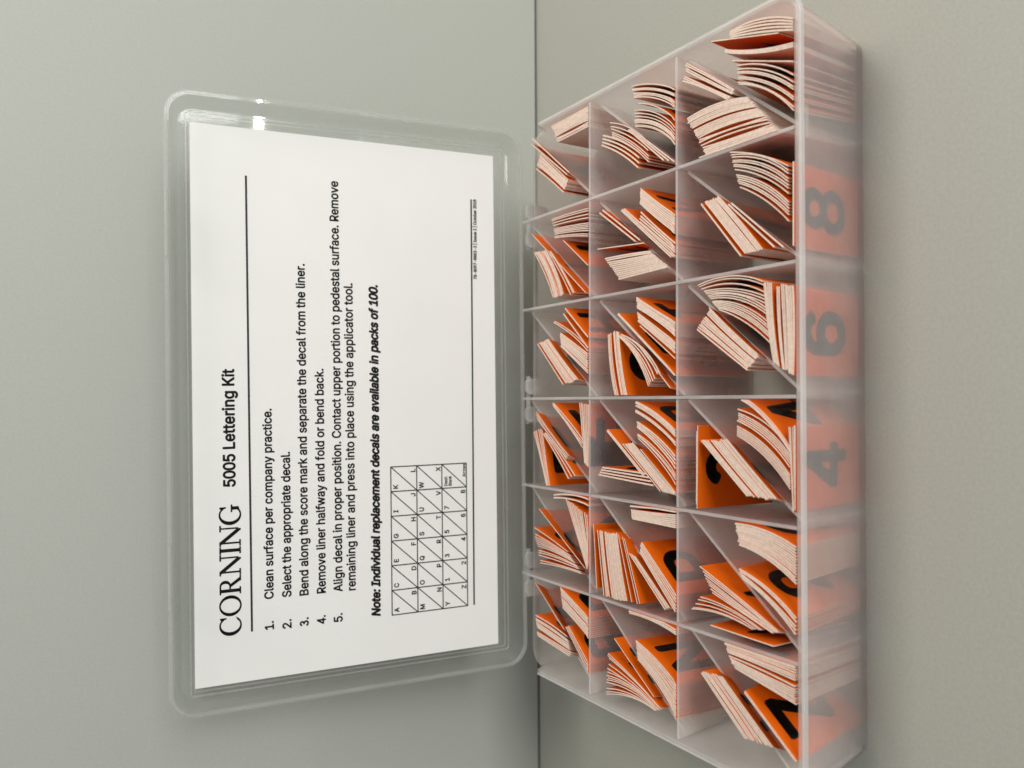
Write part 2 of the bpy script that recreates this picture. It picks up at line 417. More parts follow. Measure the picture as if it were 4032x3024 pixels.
# ---------------------------------------------------------------- lettering
GL = {}
for ln in """- 453 337,244;337,188;114,188;114,244
. 188 95,-4;83,-3;73,1;63,9;55,18;51,29;50,41;51,53;55,64;63,73;73,81;83,85;95,87;107,85;118,81;128,73;135,64;140,53;141,41;140,29;135,18;128,9;118,1;107,-3
0 413 207,-7;171,-3;138,7;110,24;85,48;65,77;49,113;37,155;30,202;28,254;30,306;37,353;49,395;65,431;86,461;110,484;139,502;171,512;207,516;242,512;275,502;303,484;328,461;348,431;364,395;376,353;383,306;385,254;383,202;376,155;364,113;348,77;328,48;303,24;275,7;243,-3 207,50;230,52;251,60;270,74;286,92;300,116;310,144;318,176;322,213;324,254;322,295;318,332;310,365;300,393;286,416;270,435;251,449;230,457;207,460;183,457;162,449;143,435;127,416;114,393;103,365;95,332;91,295;89,254;91,213;95,176;103,144;114,116;127,92;143,74;162,60;183,52
1 413 56,0;56,55;371,55;371,0 256,509;256,0;192,0;192,448;189,448;66,358;66,427;178,509
2 413 44,0;44,47;214,229;232,248;248,266;262,282;274,298;283,312;291,327;296,341;299,356;300,371;299,389;295,405;288,419;278,431;267,441;253,449;238,455;221,458;204,460;185,458;168,454;152,447;139,438;128,427;119,413;112,398;108,381;107,362;46,362;48,391;55,418;66,442;82,464;101,482;123,496;148,507;176,513;205,516;234,513;261,507;286,497;308,482;326,465;341,445;352,423;359,398;361,372;360,354;357,336;351,318;343,299;331,280;316,259;297,235;274,209;247,180;133,60;133,57;369,57;369,0
3 413 68,416;88,454;125,487;171,506;221,509;270,496;310,467;338,427;349,379;341,331;316,289;277,258;234,243;214,237;196,299;215,304;247,314;268,331;281,353;285,377;280,401;265,422;242,438;215,445;185,444;159,433;139,415;125,387 180,300;221,299;245,288;292,271;336,236;364,189;372,135;358,82;325,38;277,8;222,-6;165,-3;112,18;70,55;46,97;103,128;120,95;145,73;179,60;216,58;252,67;281,85;300,111;308,139;304,167;288,194;262,215;221,229;209,237;180,236
4 413 250,0;250,509;315,509;315,0 18,115;18,172;385,172;385,115 18,165;250,509;300,470;95,165
5 413 201,-7;172,-5;145,1;120,11;98,25;79,41;63,60;51,82;43,105;40,130;102,130;105,115;110,102;118,89;128,78;140,68;153,60;168,54;184,51;201,50;221,51;239,56;256,64;271,75;284,89;294,104;302,122;306,141;308,162;306,183;301,203;294,221;283,237;270,251;255,262;237,270;218,275;198,277;181,276;164,273;147,268;132,262;119,255;108,246;47,253;76,509;346,509;346,452;131,452;114,301;116,301;128,311;142,318;158,325;174,330;192,333;209,334;232,332;254,328;274,321;293,311;310,299;325,285;338,269;350,251;359,231;366,210;370,187;371,163;368,132;361,102;349,76;332,52;312,32;289,15;262,3;233,-4
6 413 370,163;364,207;348,248;322,283;288,310;249,327;207,333;165,327;126,310;92,283;66,248;50,207;44,163;50,119;66,78;92,43;125,16;165,-1;207,-7;249,-1;288,16;322,43;348,78;364,119 305,163;302,191;292,217;276,239;256,257;232,267;207,271;182,267;158,257;138,239;122,217;112,191;109,163;112,135;122,109;138,87;158,69;182,59;207,55;232,59;256,69;276,87;292,109;302,135 300,382;287,405;272,422;254,434;233,443;211,446;188,444;167,438;147,426;131,411;119,392;112,372;109,349;109,290;109,160;45,160;45,290;45,351;49,387;62,421;82,452;109,477;141,496;176,507;213,510;250,504;284,491;315,470;339,442;356,413
7 413 77,0;303,448;303,452;42,452;42,509;371,509;371,449;145,0
8 413 206,-7;173,-5;143,1;116,11;91,25;71,42;54,62;42,84;34,109;32,135;33,156;38,176;45,195;55,212;67,228;81,241;97,252;114,260;133,265;133,267;109,276;89,289;73,308;60,330;53,354;50,380;53,405;59,429;70,450;86,469;104,485;126,498;150,508;177,514;206,516;235,514;262,508;286,498;308,485;326,469;341,450;353,429;359,405;362,380;359,354;352,330;339,308;323,289;303,276;280,267;280,265;299,260;315,252;331,241;345,228;357,212;367,195;375,176;379,156;381,135;378,109;371,84;358,62;342,42;321,25;297,11;269,1;239,-5 206,49;228,50;247,54;265,60;280,69;293,79;303,91;311,106;315,121;317,139;315,157;310,173;302,189;292,202;278,213;263,223;245,230;227,234;206,235;186,234;167,230;149,223;134,213;120,202;110,189;102,173;97,157;95,139;97,121;101,106;109,91;119,79;132,69;147,60;165,54;185,50 206,290;224,291;240,294;254,300;267,308;278,318;287,330;294,344;298,359;299,376;298,392;294,407;288,420;279,432;268,442;255,449;240,455;224,459;206,460;188,459;172,455;157,449;144,442;133,432;125,420;118,407;114,392;113,376;114,359;118,344;125,330;134,318;145,308;158,300;173,294;189,291
9 413 206,516;236,513;265,506;290,494;313,478;332,458;348,434;360,408;367,378;369,347;367,322;362,296;353,270;339,240;320,207;295,168;180,0;110,0;281,248;287,248;282,238;275,229;267,221;258,214;248,207;237,202;225,198;212,195;198,195;168,197;141,203;117,214;96,229;78,247;63,269;52,294;46,321;44,352;46,382;53,411;65,436;81,459;100,479;123,494;148,506;176,513 206,460;187,459;170,454;154,446;140,435;128,423;118,407;111,390;107,372;105,352;107,331;111,313;118,295;128,280;140,268;154,257;170,250;187,245;206,243;225,245;243,249;259,257;273,267;285,280;294,295;302,312;306,330;307,350;306,371;302,390;294,407;285,422;273,435;259,446;243,454;225,459
: 188 95,-4;83,-3;73,1;63,9;55,18;51,29;50,41;51,53;55,64;63,73;73,81;83,85;95,87;107,85;118,81;128,73;135,64;140,53;141,41;140,29;135,18;128,9;118,1;107,-3 95,271;83,272;73,277;63,284;55,294;51,304;50,316;51,328;55,339;63,349;73,356;83,360;95,362;107,360;118,356;128,349;135,339;140,328;141,316;140,304;135,294;128,284;118,277;107,272
A 480 16,0;201,509;276,509;463,0;395,0;287,302;280,323;272,346;264,372;255,402;244,438;232,478;245,478;233,437;222,402;213,371;204,345;197,322;191,302;85,0 110,142;110,199;370,199;370,142
B 456 60,0;60,509;241,509;274,507;304,501;329,491;350,477;367,461;381,442;390,421;396,398;398,374;397,353;393,336;387,320;378,307;368,295;356,286;343,278;329,272;315,267;315,262;331,260;347,254;363,245;378,234;391,220;402,203;411,184;416,161;418,136;416,111;410,88;400,67;386,48;368,31;344,18;317,8;284,2;247,0 125,57;245,57;281,60;309,67;330,80;344,96;353,115;355,137;354,153;350,169;342,184;333,197;320,209;306,218;289,225;269,229;248,231;125,231 125,285;238,285;256,287;273,290;288,296;302,304;314,314;323,326;330,340;335,355;336,372;333,393;326,412;313,429;294,442;270,449;240,452;125,452
C 510 267,-7;225,-3;186,7;150,25;119,49;92,79;70,115;53,157;44,203;40,254;44,305;53,352;70,393;92,429;119,459;150,484;186,501;225,512;267,516;293,514;317,511;340,504;362,496;383,485;402,471;419,456;435,438;448,418;459,397;467,373;473,348;408,348;404,365;397,380;389,395;380,407;369,418;357,428;344,437;330,444;315,449;300,453;284,455;267,456;237,453;209,445;184,432;161,414;141,391;125,364;113,332;106,295;103,254;106,213;113,177;125,145;141,117;161,94;184,76;210,63;237,56;267,53;284,54;300,56;315,60;330,65;344,72;357,81;369,90;380,102;389,114;397,128;404,144;408,160;473,160;467,135;459,112;448,91;435,71;420,53;402,38;383,24;363,13;341,5;317,-2;293,-6
D 502 219,0;96,0;96,57;215,57;254,60;288,68;318,81;343,99;363,122;379,149;390,181;397,216;399,255;397,294;390,329;379,361;364,388;344,410;320,428;291,441;258,449;221,452;93,452;93,509;225,509;273,505;315,495;353,478;385,455;412,426;433,391;449,351;458,306;462,255;458,205;449,159;433,119;411,83;384,54;351,31;312,14;268,3 125,509;125,0;60,0;60,509
E 419 60,0;60,509;372,509;372,452;125,452;125,286;355,286;355,229;125,229;125,57;375,57;375,0
F 410 60,0;60,509;369,509;369,452;125,452;125,278;346,278;346,221;125,221;125,0
G 520 269,-7;225,-3;185,7;149,25;118,49;91,79;69,116;53,157;43,203;40,254;43,305;53,352;69,393;91,429;117,459;149,484;184,501;223,512;265,516;291,514;316,510;340,504;363,494;384,483;403,469;421,453;436,436;449,416;460,395;468,373;474,349;408,349;402,365;395,379;387,393;378,406;368,417;356,427;344,436;330,443;315,448;300,453;283,455;265,456;236,453;209,445;183,432;160,414;141,392;125,364;113,332;106,295;103,254;106,213;113,177;125,145;141,117;161,95;184,76;210,63;238,56;269,53;296,55;322,61;345,71;365,85;382,102;396,123;407,147;413,173;415,202;434,199;283,199;283,256;478,256;478,200;475,160;466,124;451,91;431,62;406,38;377,19;344,5;308,-4
H 517 60,0;60,509;125,509;125,289;392,289;392,509;457,509;457,0;392,0;392,232;125,232;125,0
I 300 31,0;31,57;118,57;118,452;31,452;31,509;269,509;269,452;183,452;183,57;269,57;269,0
J 396 185,-7;143,-2;106,11;75,33;52,63;38,100;33,145;33,173;98,173;98,145;100,117;108,93;122,74;139,61;160,53;185,50;209,53;230,61;248,74;261,93;269,117;272,145;272,509;336,509;336,145;332,100;318,63;294,33;263,11;227,-2
K 467 104,145;104,216;116,231;128,246;139,261;151,275;162,289;174,303;187,317;199,331;212,344;364,509;448,509;231,276;228,276 60,0;60,509;125,509;125,334;124,225;125,193;125,0 372,0;188,259;228,309;449,0
L 393 60,0;60,509;125,509;125,57;361,57;361,0
M 628 60,0;60,509;152,509;277,187;280,179;284,170;287,159;291,147;295,135;299,123;303,110;307,97;311,84;315,71;319,60;322,49;307,49;311,59;314,71;318,83;322,95;326,108;330,121;334,134;338,146;342,158;346,169;349,179;352,187;476,509;568,509;568,0;504,0;504,291;504,302;504,314;504,327;505,340;505,354;505,369;505,383;506,398;506,413;506,428;507,443;507,457;513,457;508,441;503,425;498,409;492,393;487,378;482,363;477,348;472,335;467,322;463,310;459,300;456,291;342,0;286,0;170,291;167,300;163,310;159,321;155,333;150,347;145,361;140,376;134,392;129,408;124,424;118,441;112,457;119,457;119,444;120,430;120,416;120,401;121,386;121,372;121,357;121,342;122,328;122,315;122,302;122,291;122,0
N 523 60,0;60,509;136,509;343,183;349,174;355,163;363,151;371,137;379,122;388,107;396,90;405,73;414,55;405,54;403,72;402,90;401,108;400,126;399,142;399,157;399,171;399,184;399,195;399,509;463,509;463,0;387,0;202,290;194,303;186,317;177,331;168,346;159,363;148,381;136,402;123,425;108,452;119,454;120,429;121,406;122,384;123,363;124,345;124,328;125,313;125,301;125,291;125,0
O 533 267,-7;225,-3;186,7;150,25;119,49;92,79;70,115;53,157;44,203;40,254;44,305;53,352;70,393;92,429;119,459;150,484;186,501;225,512;267,516;309,512;348,501;384,484;415,459;442,429;464,393;480,352;490,305;493,254;490,203;480,157;464,115;442,79;415,49;384,25;348,7;309,-3 267,53;296,55;324,63;349,76;372,94;392,116;408,144;420,176;428,213;430,254;428,295;420,332;408,365;392,392;372,415;349,433;324,446;296,453;267,456;237,453;210,445;184,433;161,415;142,392;125,364;113,332;106,295;103,254;106,213;113,176;125,144;142,117;161,94;184,76;210,63;237,55
P 445 60,0;60,509;235,509;272,506;305,499;332,487;356,471;375,452;390,430;400,404;407,377;409,348;407,318;400,291;390,265;375,243;356,223;332,207;305,195;272,188;235,186;109,186;109,242;233,242;257,244;279,248;297,256;312,266;324,279;333,294;339,310;343,328;344,348;343,367;339,385;333,402;324,416;312,428;297,439;279,446;257,451;232,452;125,452;125,0
Q 533 245,159;313,159;369,85;384,65;468,-48;401,-48;346,27;331,46 267,-7;225,-3;186,7;150,25;119,49;92,79;70,115;53,157;44,203;40,254;44,305;53,352;70,393;92,429;119,459;150,484;186,501;225,512;267,516;309,512;348,501;384,484;415,459;442,429;464,393;480,352;490,305;493,254;490,203;480,157;464,115;442,79;415,49;384,25;348,7;309,-3 267,53;296,55;324,63;349,76;372,94;392,116;408,144;420,176;428,213;430,254;428,295;420,332;408,365;392,392;372,415;349,433;324,446;296,453;267,456;237,453;210,445;184,433;161,415;142,392;125,364;113,332;106,295;103,254;106,213;113,176;125,144;142,117;161,94;184,76;210,63;237,55
R 449 60,0;60,509;236,509;273,506;305,500;333,489;356,473;376,455;390,433;401,408;407,381;409,352;407,323;401,296;390,271;376,250;356,232;333,217;305,206;273,200;236,198;96,198;96,255;234,255;258,256;280,260;298,267;313,276;325,287;334,300;340,316;344,333;345,352;344,371;340,389;334,405;325,419;313,430;298,440;279,446;258,451;233,452;125,452;125,0 353,0;230,229;303,229;428,0
S 447 224,-9;188,-7;156,-1;128,9;102,23;81,40;64,60;51,83;42,109;38,137;104,137;108,118;114,102;123,88;136,76;150,66;166,59;185,53;204,50;224,49;246,50;267,54;286,60;303,69;317,79;329,92;338,106;344,122;346,139;344,154;340,168;332,179;322,189;310,197;296,205;280,211;263,217;245,222;184,239;145,253;112,269;86,289;67,313;56,341;52,372;54,400;62,425;75,448;92,468;113,484;138,498;165,508;195,514;227,516;259,514;289,508;316,498;340,484;360,468;377,449;390,427;398,403;401,378;337,378;332,402;320,421;302,437;280,449;254,456;225,459;204,457;185,454;167,448;152,440;139,430;129,418;121,405;117,391;115,376;117,359;122,345;131,334;142,324;155,315;169,308;184,302;198,297;212,293;264,279;279,275;295,270;312,264;328,256;344,248;359,238;372,226;384,213;395,198;402,180;407,161;408,139;406,112;399,87;386,64;370,43;349,25;323,11;294,0;261,-7
T 449 32,452;32,509;417,509;417,452;257,452;257,0;193,0;193,452
U 517 259,-8;220,-6;186,2;154,15;126,33;103,55;85,80;71,108;63,140;60,173;60,509;124,509;124,178;126,155;132,133;141,113;153,95;169,80;187,68;208,59;232,53;259,52;285,53;309,59;331,68;349,80;364,95;377,113;385,133;391,155;393,178;393,509;457,509;457,173;454,140;446,108;433,80;414,55;391,33;363,15;332,2;297,-6
V 480 204,0;16,509;84,509;192,206;199,187;207,164;215,137;225,106;236,71;248,31;235,31;247,71;257,107;267,138;276,165;283,187;290,206;395,509;463,509;278,0
W 686 155,0;16,509;82,509;163,196;167,179;172,162;175,145;179,128;183,111;187,94;190,76;194,58;197,40;189,40;193,58;196,76;200,94;203,111;207,128;211,145;215,162;220,179;224,196;306,509;380,509;462,196;466,179;470,162;474,145;478,128;482,111;486,94;490,76;494,58;497,40;488,40;492,58;495,76;499,94;503,111;506,128;510,145;515,162;519,179;523,196;603,509;670,509;530,0;455,0;368,323;362,345;357,368;351,391;346,417;341,445;336,475;350,475;345,446;340,420;335,395;330,371;324,347;318,323;230,0
X 474 18,0;217,284;217,236;29,509;104,509;178,400;188,386;196,373;204,361;211,350;217,340;223,329;230,318;236,305;243,292;232,292;239,305;246,317;252,329;258,339;265,350;272,361;280,373;288,386;298,400;374,509;446,509;259,239;259,287;456,0;382,0;292,129;283,142;275,154;268,165;262,175;256,185;250,195;244,206;237,218;230,231;244,231;238,219;231,207;225,196;219,186;213,176;206,166;199,155;191,143;182,129;91,0
Y 472 203,0;203,208;16,509;91,509;192,344;203,327;213,309;222,292;231,274;240,254;250,230;224,230;233,254;242,275;251,293;260,310;270,327;280,344;381,509;455,509;268,208;268,0
Z 438 42,0;42,46;273,385;284,400;295,415;306,431;318,446;329,461;341,476;348,454;327,453;306,453;285,452;265,452;244,452;223,452;40,452;40,509;397,509;397,462;169,129;157,113;146,97;134,81;122,65;110,49;97,33;90,54;111,55;131,56;152,57;173,57;193,57;214,57;399,57;399,0
a 389 160,-9;137,-7;115,-3;94,5;76,15;60,29;48,45;38,63;32,84;30,108;32,128;36,146;43,161;53,174;64,184;78,193;92,200;108,206;125,211;143,214;161,217;178,220;200,223;218,225;234,227;247,229;257,231;265,235;271,240;274,246;276,255;276,257;275,272;272,285;267,297;260,307;251,315;240,322;227,327;212,330;196,331;178,330;163,327;149,322;137,316;127,309;118,301;110,292;104,283;100,274;41,291;51,313;64,331;79,346;95,358;114,368;133,375;153,380;173,383;194,384;208,384;223,382;239,379;255,375;271,369;286,360;300,350;312,336;322,320;330,301;335,278;337,251;337,0;277,0;277,52;272,52;267,43;260,34;252,25;242,16;229,8;215,1;199,-4;181,-7 170,45;192,47;211,51;228,59;242,68;254,80;263,93;270,108;274,122;276,138;276,190;272,187;267,184;259,182;251,180;241,178;231,176;221,174;210,173;200,171;191,170;182,169;175,168;161,166;147,163;134,159;122,153;112,147;103,139;97,130;93,118;92,105;93,93;96,82;102,72;109,64;119,57;130,52;142,48;156,46
b 424 229,-8;208,-7;189,-3;172,4;159,12;147,21;138,31;130,41;123,50;118,59;112,59;112,0;53,0;53,509;114,509;114,319;118,319;123,327;130,336;137,346;147,355;158,364;171,373;188,379;207,383;229,384;259,382;287,374;313,361;335,342;354,320;370,293;381,261;388,227;390,189;388,151;381,116;370,84;355,57;336,34;313,16;288,3;260,-6 220,47;242,49;262,55;279,66;294,80;306,97;316,117;323,139;327,163;328,189;327,215;323,239;316,261;307,281;295,298;280,311;262,322;243,328;220,330;198,328;178,322;161,312;147,299;134,282;125,263;118,241;114,216;113,189;114,162;118,138;125,115;135,95;147,78;162,65;179,55;198,49
c 396 207,-8;174,-5;144,3;117,16;93,35;72,58;56,85;44,116;37,150;34,187;37,225;44,260;56,291;72,318;93,341;117,360;144,374;174,382;207,384;226,384;243,381;260,377;276,371;291,364;305,356;318,346;330,335;340,322;349,308;356,293;362,277;303,262;300,272;295,281;290,289;284,297;278,304;270,311;261,316;252,321;242,325;231,328;220,329;207,330;184,328;163,321;145,310;130,296;118,278;108,258;102,236;98,212;96,187;98,163;102,139;108,117;118,97;130,80;145,66;163,55;184,49;207,46;220,47;232,49;243,52;253,55;262,60;271,66;279,73;285,80;292,89;297,98;301,107;304,117;363,102;357,86;350,70;341,56;331,43;319,32;306,21;292,12;277,5;261,-1;244,-5;226,-7
d 424 195,-8;165,-6;137,3;111,16;89,34;70,57;55,84;43,116;36,151;34,189;36,227;43,261;55,293;70,320;89,342;112,361;137,374;165,382;196,384;218,383;237,379;253,373;267,364;278,355;287,346;295,336;301,327;306,319;311,319;311,509;372,509;372,0;313,0;313,59;307,59;301,50;295,41;287,31;277,21;266,12;252,4;236,-3;217,-7 205,47;226,49;246,55;263,65;278,78;290,95;299,115;306,138;310,162;312,189;310,216;306,241;300,263;290,282;278,299;263,312;246,322;227,328;205,330;182,328;162,322;145,311;130,298;118,281;108,261;102,239;98,215;96,189;98,163;102,139;109,117;118,97;130,80;145,66;162,55;182,49
e 404 212,-8;177,-5;145,3;117,16;92,35;72,58;56,85;44,116;37,150;34,187;36,224;44,258;55,290;71,317;91,340;115,359;142,373;172,382;205,384;226,383;246,380;266,374;285,366;303,355;319,341;334,324;347,305;357,282;365,256;370,227;371,194;371,169;75,169;75,221;338,221;310,202;308,226;304,248;298,269;288,286;277,301;263,314;246,323;227,328;205,330;183,328;164,323;146,313;131,301;119,286;109,270;102,251;97,231;96,211;96,178;98,151;102,127;110,106;121,88;135,73;151,61;169,53;190,48;212,46;227,47;241,49;254,53;265,58;276,65;285,73;294,82;300,93;306,105;365,91;358,72;348,55;335,39;320,26;302,14;283,4;261,-3;237,-7
f 254 228,379;228,327;6,327;6,379 81,0;81,432;82,452;87,470;96,486;107,499;120,510;135,519;152,525;169,529;187,530;201,530;212,529;222,527;231,525;238,523;243,521;227,468;224,470;220,471;215,472;209,473;202,474;195,474;178,472;164,468;154,460;147,449;143,435;142,419;142,0
g 425 207,-151;180,-149;156,-146;134,-140;114,-132;97,-122;82,-110;70,-97;59,-84;51,-69;101,-41;107,-49;114,-57;122,-66;131,-74;142,-82;154,-88;169,-93;187,-96;207,-97;236,-95;261,-87;282,-75;298,-58;308,-34;311,-6;311,68;306,68;301,60;294,51;287,41;277,32;266,23;252,16;236,10;217,6;195,5;165,7;138,14;113,27;90,43;71,65;55,90;43,120;36,154;34,191;36,229;43,263;55,293;71,320;90,342;112,361;138,374;166,382;196,384;218,383;237,379;253,373;267,365;279,356;288,346;296,336;302,327;308,319;313,319;313,379;372,379;372,-9;370,-40;363,-67;350,-90;334,-109;314,-124;291,-136;265,-144;237,-149 205,59;227,61;246,66;264,75;278,87;290,103;300,121;307,142;311,166;312,193;311,219;307,242;300,264;291,283;279,299;264,312;247,322;227,328;205,330;182,328;163,322;145,312;130,298;118,282;109,262;102,241;98,218;96,193;98,167;102,144;109,123;118,104;131,88;145,76;163,66;183,61
h 410 114,227;114,0;53,0;53,509;114,509;114,287;102,287;116,319;132,344;152,362;175,374;200,382;227,384;252,383;275,377;295,369;313,356;328,340;341,321;350,298;355,271;357,240;357,0;296,0;296,235;293,263;286,286;273,304;256,318;235,326;210,329;192,328;176,324;161,317;147,308;136,297;126,283;119,266;115,248
i 167 53,0;53,379;114,379;114,0 84,443;73,444;63,448;54,455;47,463;43,472;41,483;43,494;47,504;54,512;63,518;73,522;84,524;95,522;105,518;114,512;121,504;125,494;126,483;125,472;121,463;114,455;105,448;95,444
k 381 110,137;110,212;121,212;284,379;360,379;184,199;177,199 53,0;53,509;114,509;114,0 294,0;148,186;191,229;372,0
l 189 139,-2;112,0;91,8;74,20;62,37;55,59;53,84;53,509;114,509;114,99;114,83;117,71;120,62;126,57;135,53;146,52;152,52;157,52;160,53;164,53;167,54;170,54;181,3;175,1;169,0;162,-1;154,-2;147,-2
m 610 53,0;53,379;112,379;112,295;108,295;114,314;122,331;132,346;144,358;158,368;172,376;187,382;203,385;219,386;245,383;268,375;287,361;303,342;314,320;321,295;312,295;318,312;326,329;337,343;350,356;364,366;381,375;398,381;417,385;437,386;458,385;478,380;497,372;514,361;529,346;541,328;550,307;555,283;557,255;557,0;496,0;496,254;493,279;485,298;473,313;456,323;438,329;419,330;402,329;387,326;374,320;363,312;353,302;345,290;340,277;336,263;335,247;335,0;274,0;274,260;272,280;265,297;253,311;238,322;220,328;199,330;185,329;171,326;158,320;145,312;135,302;126,289;119,274;115,257;114,238;114,0
n 410 114,227;114,0;53,0;53,379;112,379;112,287;102,287;116,319;132,344;152,362;175,374;200,382;227,384;252,383;275,377;295,369;313,356;328,340;341,321;350,298;355,271;357,240;357,0;296,0;296,235;293,263;286,286;273,304;256,318;235,326;210,329;192,328;176,324;161,317;147,308;136,297;126,283;119,266;115,248
o 415 207,-8;174,-5;144,3;117,16;93,35;72,58;56,85;44,116;37,150;34,187;37,225;44,260;56,291;72,318;93,341;117,360;144,374;174,382;207,384;241,382;271,374;299,360;323,341;343,318;359,291;371,260;379,225;381,187;379,150;371,116;359,85;343,58;323,35;299,16;271,3;241,-5 207,46;231,49;252,55;270,66;285,80;298,97;307,117;314,139;318,163;319,187;318,212;314,236;307,258;298,278;285,296;270,310;252,321;231,328;207,330;184,328;163,321;145,310;130,296;118,278;108,258;102,236;98,212;96,187;98,163;102,139;108,117;118,97;130,80;145,66;163,55;184,49
p 424 53,-143;53,379;112,379;112,319;118,319;123,327;130,336;137,346;147,355;158,364;171,373;188,379;207,383;229,384;259,382;287,374;313,361;335,342;354,320;370,293;381,261;388,227;390,189;388,151;381,116;370,84;355,57;336,34;313,16;288,3;260,-6;229,-8;208,-7;189,-3;173,4;159,12;147,21;138,31;130,41;124,50;118,59;114,59;114,-143 220,47;242,49;262,55;279,66;294,80;306,97;316,117;323,139;327,163;328,189;327,215;323,239;316,261;307,281;295,298;280,311;262,322;243,328;220,330;198,328;178,322;161,312;147,299;134,282;125,263;118,241;114,216;113,189;114,162;118,138;125,115;135,95;147,78;162,65;179,55;198,49
r 259 53,0;53,379;112,379;112,321;115,321;124,339;137,354;152,367;171,377;191,383;213,385;218,385;223,385;229,384;235,384;240,384;243,384;243,322;241,323;236,324;230,324;223,325;215,326;207,326;190,324;174,321;159,315;146,306;135,296;126,284;119,269;115,254;114,237;114,0
s 365 182,-8;157,-7;133,-3;112,3;93,12;76,24;62,38;50,54;41,73;36,94;94,107;101,87;111,72;124,60;141,52;160,47;181,45;206,47;227,53;244,62;258,74;265,88;268,103;266,115;262,126;254,136;243,144;229,150;212,155;149,170;118,180;92,192;72,208;58,227;50,249;47,274;49,295;55,314;65,332;79,347;95,360;115,370;137,378;161,383;187,384;212,383;234,379;254,372;271,363;286,352;299,339;309,324;318,308;324,290;268,277;262,291;254,304;243,316;228,325;210,331;187,333;166,331;147,326;131,317;119,305;111,292;109,277;110,264;115,253;124,243;136,235;152,229;172,223;229,209;261,200;287,187;306,171;320,153;328,131;331,107;329,85;323,65;312,47;298,31;281,18;260,6;236,-2;210,-7
t 227 204,379;204,327;6,327;6,379 65,471;126,471;126,98;127,83;130,70;136,61;144,55;156,51;170,50;175,50;180,50;185,51;191,52;197,53;202,54;213,2;207,0;200,-2;192,-3;184,-3;176,-4;168,-4;138,-1;113,7;92,21;77,41;68,64;65,93
u 410 182,-5;158,-3;135,2;115,11;97,23;82,39;69,59;60,82;54,109;53,139;53,379;114,379;114,144;116,117;124,94;137,75;154,61;175,53;200,50;218,51;234,55;249,62;263,71;274,83;283,97;290,113;295,132;296,153;296,379;357,379;357,0;298,0;298,92;307,92;294,60;277,35;257,17;234,5;209,-3
v 389 163,0;17,379;84,379;165,155;173,132;180,110;187,87;193,64;199,42;206,21;184,21;191,42;197,64;203,87;209,110;216,132;224,155;305,379;371,379;226,0
w 567 138,0;23,379;87,379;133,214;140,190;147,164;154,137;161,107;168,75;175,41;165,41;172,74;179,105;186,135;192,163;199,189;206,214;252,379;316,379;362,214;368,189;375,163;382,136;388,106;395,75;402,41;391,41;399,75;406,106;413,135;420,163;427,189;434,214;480,379;545,379;429,0;368,0;319,172;314,189;309,207;305,225;300,243;295,262;291,280;286,299;281,318;277,338;291,338;286,319;281,299;277,280;272,262;267,243;263,225;258,207;253,189;248,172;199,0
y 389 47,-139;61,-86;71,-87;83,-89;94,-90;104,-89;113,-86;122,-81;130,-74;138,-64;145,-51;151,-36;163,-1;17,379;84,379;165,155;173,132;180,109;187,87;193,64;199,42;206,21;184,21;190,42;196,64;202,87;209,110;216,132;224,155;305,379;371,379;204,-58;196,-77;187,-93;177,-107;165,-119;153,-128;139,-136;125,-141;109,-144;91,-145;82,-145;73,-144;65,-143;57,-142;52,-140
| 230 141,673;141,-164;88,-164;88,673
sp 188 """.split('\n'):
    w = ln.split(' ')
    GL[' ' if w[0] == 'sp' else w[0]] = (int(w[1]), [[tuple(map(int, q.split(','))) for q in p.split(';')] for p in w[2:] if p])

def curve_mesh(polys, offset=0.0, rounds=8):
    """fill closed outlines (holes included) into a flat mesh; offset thickens every stroke evenly"""
    if offset > 0:
        one = curve_mesh(polys)
        bmx = bmesh.new()
        for k in range(rounds):
            a = 2 * math.pi * (k + 0.5) / rounds
            n0 = len(bmx.verts)
            bmx.from_mesh(one)
            bmx.verts.ensure_lookup_table()
            for v in bmx.verts[n0:]:
                v.co.x += offset * math.cos(a)
                v.co.y += offset * math.sin(a)
        bpy.data.meshes.remove(one)
        me = bpy.data.meshes.new('outline')
        bmx.to_mesh(me)
        bmx.free()
        return me
    def inside(pt, poly):
        x, y = pt
        c = False
        for i in range(len(poly)):
            (x1, y1), (x2, y2) = poly[i - 1], poly[i]
            if (y1 > y) != (y2 > y) and x < (x2 - x1) * (y - y1) / (y2 - y1) + x1:
                c = not c
        return c
    box_ = [(min(q[0] for q in p), min(q[1] for q in p), max(q[0] for q in p), max(q[1] for q in p)) for p in polys]
    solids, holes = [], {}
    for i, p in enumerate(polys):
        par = None
        for j, r in enumerate(polys):
            if i != j and box_[i][0] >= box_[j][0] and box_[i][1] >= box_[j][1] and box_[i][2] <= box_[j][2] and box_[i][3] <= box_[j][3] and all(inside(q, r) for q in p):
                par = j
                break
        if par is None:
            solids.append(i)
        else:
            holes.setdefault(par, []).append(i)
    dg = bpy.context.evaluated_depsgraph_get()
    objs = []
    for i in solids:
        cu = bpy.data.curves.new('outline', 'CURVE')
        cu.dimensions = '2D'
        cu.fill_mode = 'BOTH'
        for p in [polys[i]] + [polys[k] for k in holes.get(i, [])]:
            sp = cu.splines.new('POLY')
            sp.points.add(len(p) - 1)
            for k, (x, y) in enumerate(p):
                sp.points[k].co = (x, y, 0, 1)
            sp.use_cyclic_u = True
        o = bpy.data.objects.new('outline', cu)
        COL.objects.link(o)
        objs.append(o)
    dg.update()
    bmx = bmesh.new()
    for o in objs:
        me = bpy.data.meshes.new_from_object(o.evaluated_get(dg))
        bmx.from_mesh(me)
        bpy.data.meshes.remove(me)
    for o in objs:
        bpy.data.objects.remove(o)
    me = bpy.data.meshes.new('outline')
    bmx.to_mesh(me)
    bmx.free()
    return me

